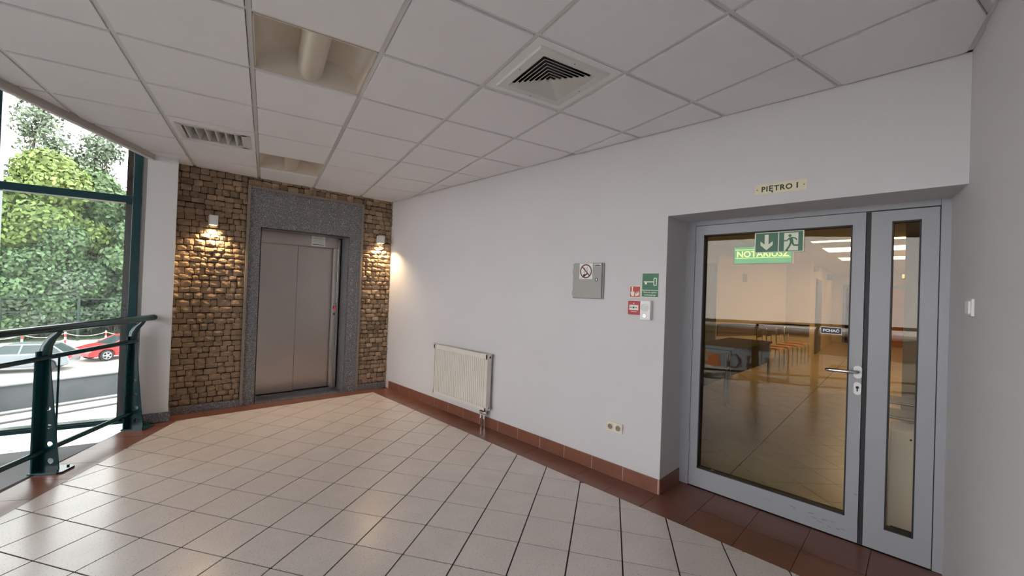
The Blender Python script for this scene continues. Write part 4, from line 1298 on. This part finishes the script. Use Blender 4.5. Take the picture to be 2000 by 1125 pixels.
# bollards and chain
bx = [(-5.9, 43.1), (-3.896, 43.2), (-1.916, 43.6), (.163, 43.6), (2.2, 43.7)]
labs = ['red and white post with chain at the window edge', 'red and white post with chain behind the silver car roof', 'red and white post with chain over the back of the silver car', 'red and white post with chain behind the red car', 'red and white post with chain hidden by the pillar']
for (x, y), lab in zip(bx, labs):
    t = empty('bollard', (x, y, G), lab, 'bollard', 'red and white chain posts')
    MB().tube([(x, y, G), (x, y, G + .98)], .055, 10).build('shaft', 'print_white', t, smooth=True)
    MB().tube([(x, y, G + .60), (x, y, G + .84)], .058, 10).build('red_band', 'bollard_red', t, smooth=True)
    MB().tube([(x, y, G + .14), (x, y, G + .38)], .058, 10).build('red_band', 'bollard_red', t, smooth=True)
for k, ((x0_, ya), (x1_, yb)) in enumerate(zip(bx, bx[1:])):
    lab = ['pale chain sagging between the posts at the window edge', 'pale chain sagging above the silver car roof', 'pale chain sagging between the silver and red cars', 'pale chain sagging behind the red car'][k]
    t = empty('chain', ((x0_ + x1_) / 2, (ya + yb) / 2, G + .6), lab, 'chain', 'chains between the posts')
    for zt in (.88, .44):
        pts_ = [(x0_ + (x1_ - x0_) * f_, ya + (yb - ya) * f_, G + zt - .24 * (1 - (2 * f_ - 1) ** 2)) for f_ in np.linspace(0, 1, 9)]
        MB().tube(pts_, .016, 5).build('chain_strand', 'cream', t)
# cars
def car(x, y, rot, paint, lab):
    t = empty('car', (x, y, G), lab, 'car', 'cars in the car park')
    c, s = math.cos(rot), math.sin(rot)
    F = lambda a, b, z: (x + a * c - b * s, y + a * s + b * c, G + z)
    prof = [(-2.15, .32), (-2.20, .55), (-2.14, .80), (-1.95, .93), (-1.2, .99), (.9, .98), (1.55, .90), (2.05, .76), (2.20, .58), (2.18, .32),
            (1.72, .28), (1.70, .50), (1.55, .64), (1.33, .69), (1.10, .64), (.96, .50), (.94, .28), (-.96, .28), (-.98, .50), (-1.12, .64), (-1.34, .69), (-1.56, .64), (-1.70, .50), (-1.72, .30)]
    mb = MB(); mb.prism([F(a, -.86, z) for a, z in prof], [F(a, .86, z) for a, z in prof]); mb.build('body', paint, t, bevel=.07, segs=3)
    base = [(-2.02, .92), (-1.45, 1.36), (-.9, 1.43), (.15, 1.42), (1.12, .94)]
    wid = [.70, .60, .58, .58, .70]
    mb = MB()
    vs = [F(a, -w_, z) for (a, z), w_ in zip(base, wid)] + [F(a, w_, z) for (a, z), w_ in zip(base, wid)]
    vs = [F(a, -w_, z) for (a, z), w_ in zip(base, [.80, .64, .60, .60, .80])] + [F(a, w_, z) for (a, z), w_ in zip(base, [.80, .64, .60, .60, .80])]
    mb.add(vs, [(0, 1, 2, 3, 4), (9, 8, 7, 6, 5)] + [(i, i + 5, i + 6, i + 1) for i in range(4)])
    mb.build('window', 'carglass', t, bevel=.03)
    rfm = [(-1.50, 1.36), (-.9, 1.455), (.15, 1.445), (.30, 1.37)]
    mb = MB(); mb.prism([F(a, -.62, z) for a, z in rfm], [F(a, .62, z) for a, z in rfm]); mb.build('roof', paint, t, bevel=.03)
    for sgn in (-1, 1):
        mb = MB()
        for (a0_, z0_), (a1_, z1_) in (((-.35, .95), (-.42, 1.42)), ((-1.30, .95), (-1.45, 1.38)), ((1.08, .94), (.20, 1.41)), ((-1.98, .95), (-1.45, 1.38))):
            mb.tube([F(a0_, sgn * .79, z0_), F(a1_, sgn * .61, z1_)], .035, 6)
        mb.build('window_pillar', paint, t, smooth=True)
        for a in (-1.34, 1.33):
            wv = MB().tube([F(a, sgn * .66, .33), F(a, sgn * .87, .33)], .33, 22).build('wheel', 'tyre', t, smooth=True)
            hm = MB()
            hm.tube([F(a, sgn * .865, .33), F(a, sgn * .885, .33)], .07, 12)
            for k in range(5):
                an = k * 2 * math.pi / 5
                hm.tube([F(a, sgn * .88, .33), F(a + .21 * math.cos(an), sgn * .875, .33 + .21 * math.sin(an))], [.035, .028], 6)
            hm.tube([F(a + .215 * math.cos(q), sgn * .872, .33 + .215 * math.sin(q)) for q in np.linspace(0, 2 * math.pi, 20, endpoint=False)], .018, 6, closed=True)
            hm.build('hubcap', 'hub', wv, smooth=True)
        MB().box(F, 1.98, 2.17, sgn * .55 - .18, sgn * .55 + .18, .62, .74).build('headlight', 'print_white', t, bevel=.02)
        MB().box(F, -2.20, -2.05, sgn * .62 - .16, sgn * .62 + .16, .70, .86).build('tail_light', 'print_red', t, bevel=.02)
        MB().box(F, .72, .86, sgn * .92 - .09, sgn * .92 + .09, .98, 1.10).build('wing_mirror', paint, t, bevel=.02)
car(-3.15, 33.1, math.radians(180 - 14), 'carsilver', 'silver parked car cut off by the window edge')
car(1.0, 35.9, math.radians(180 + 28), 'carred', 'red parked car behind the silver one')
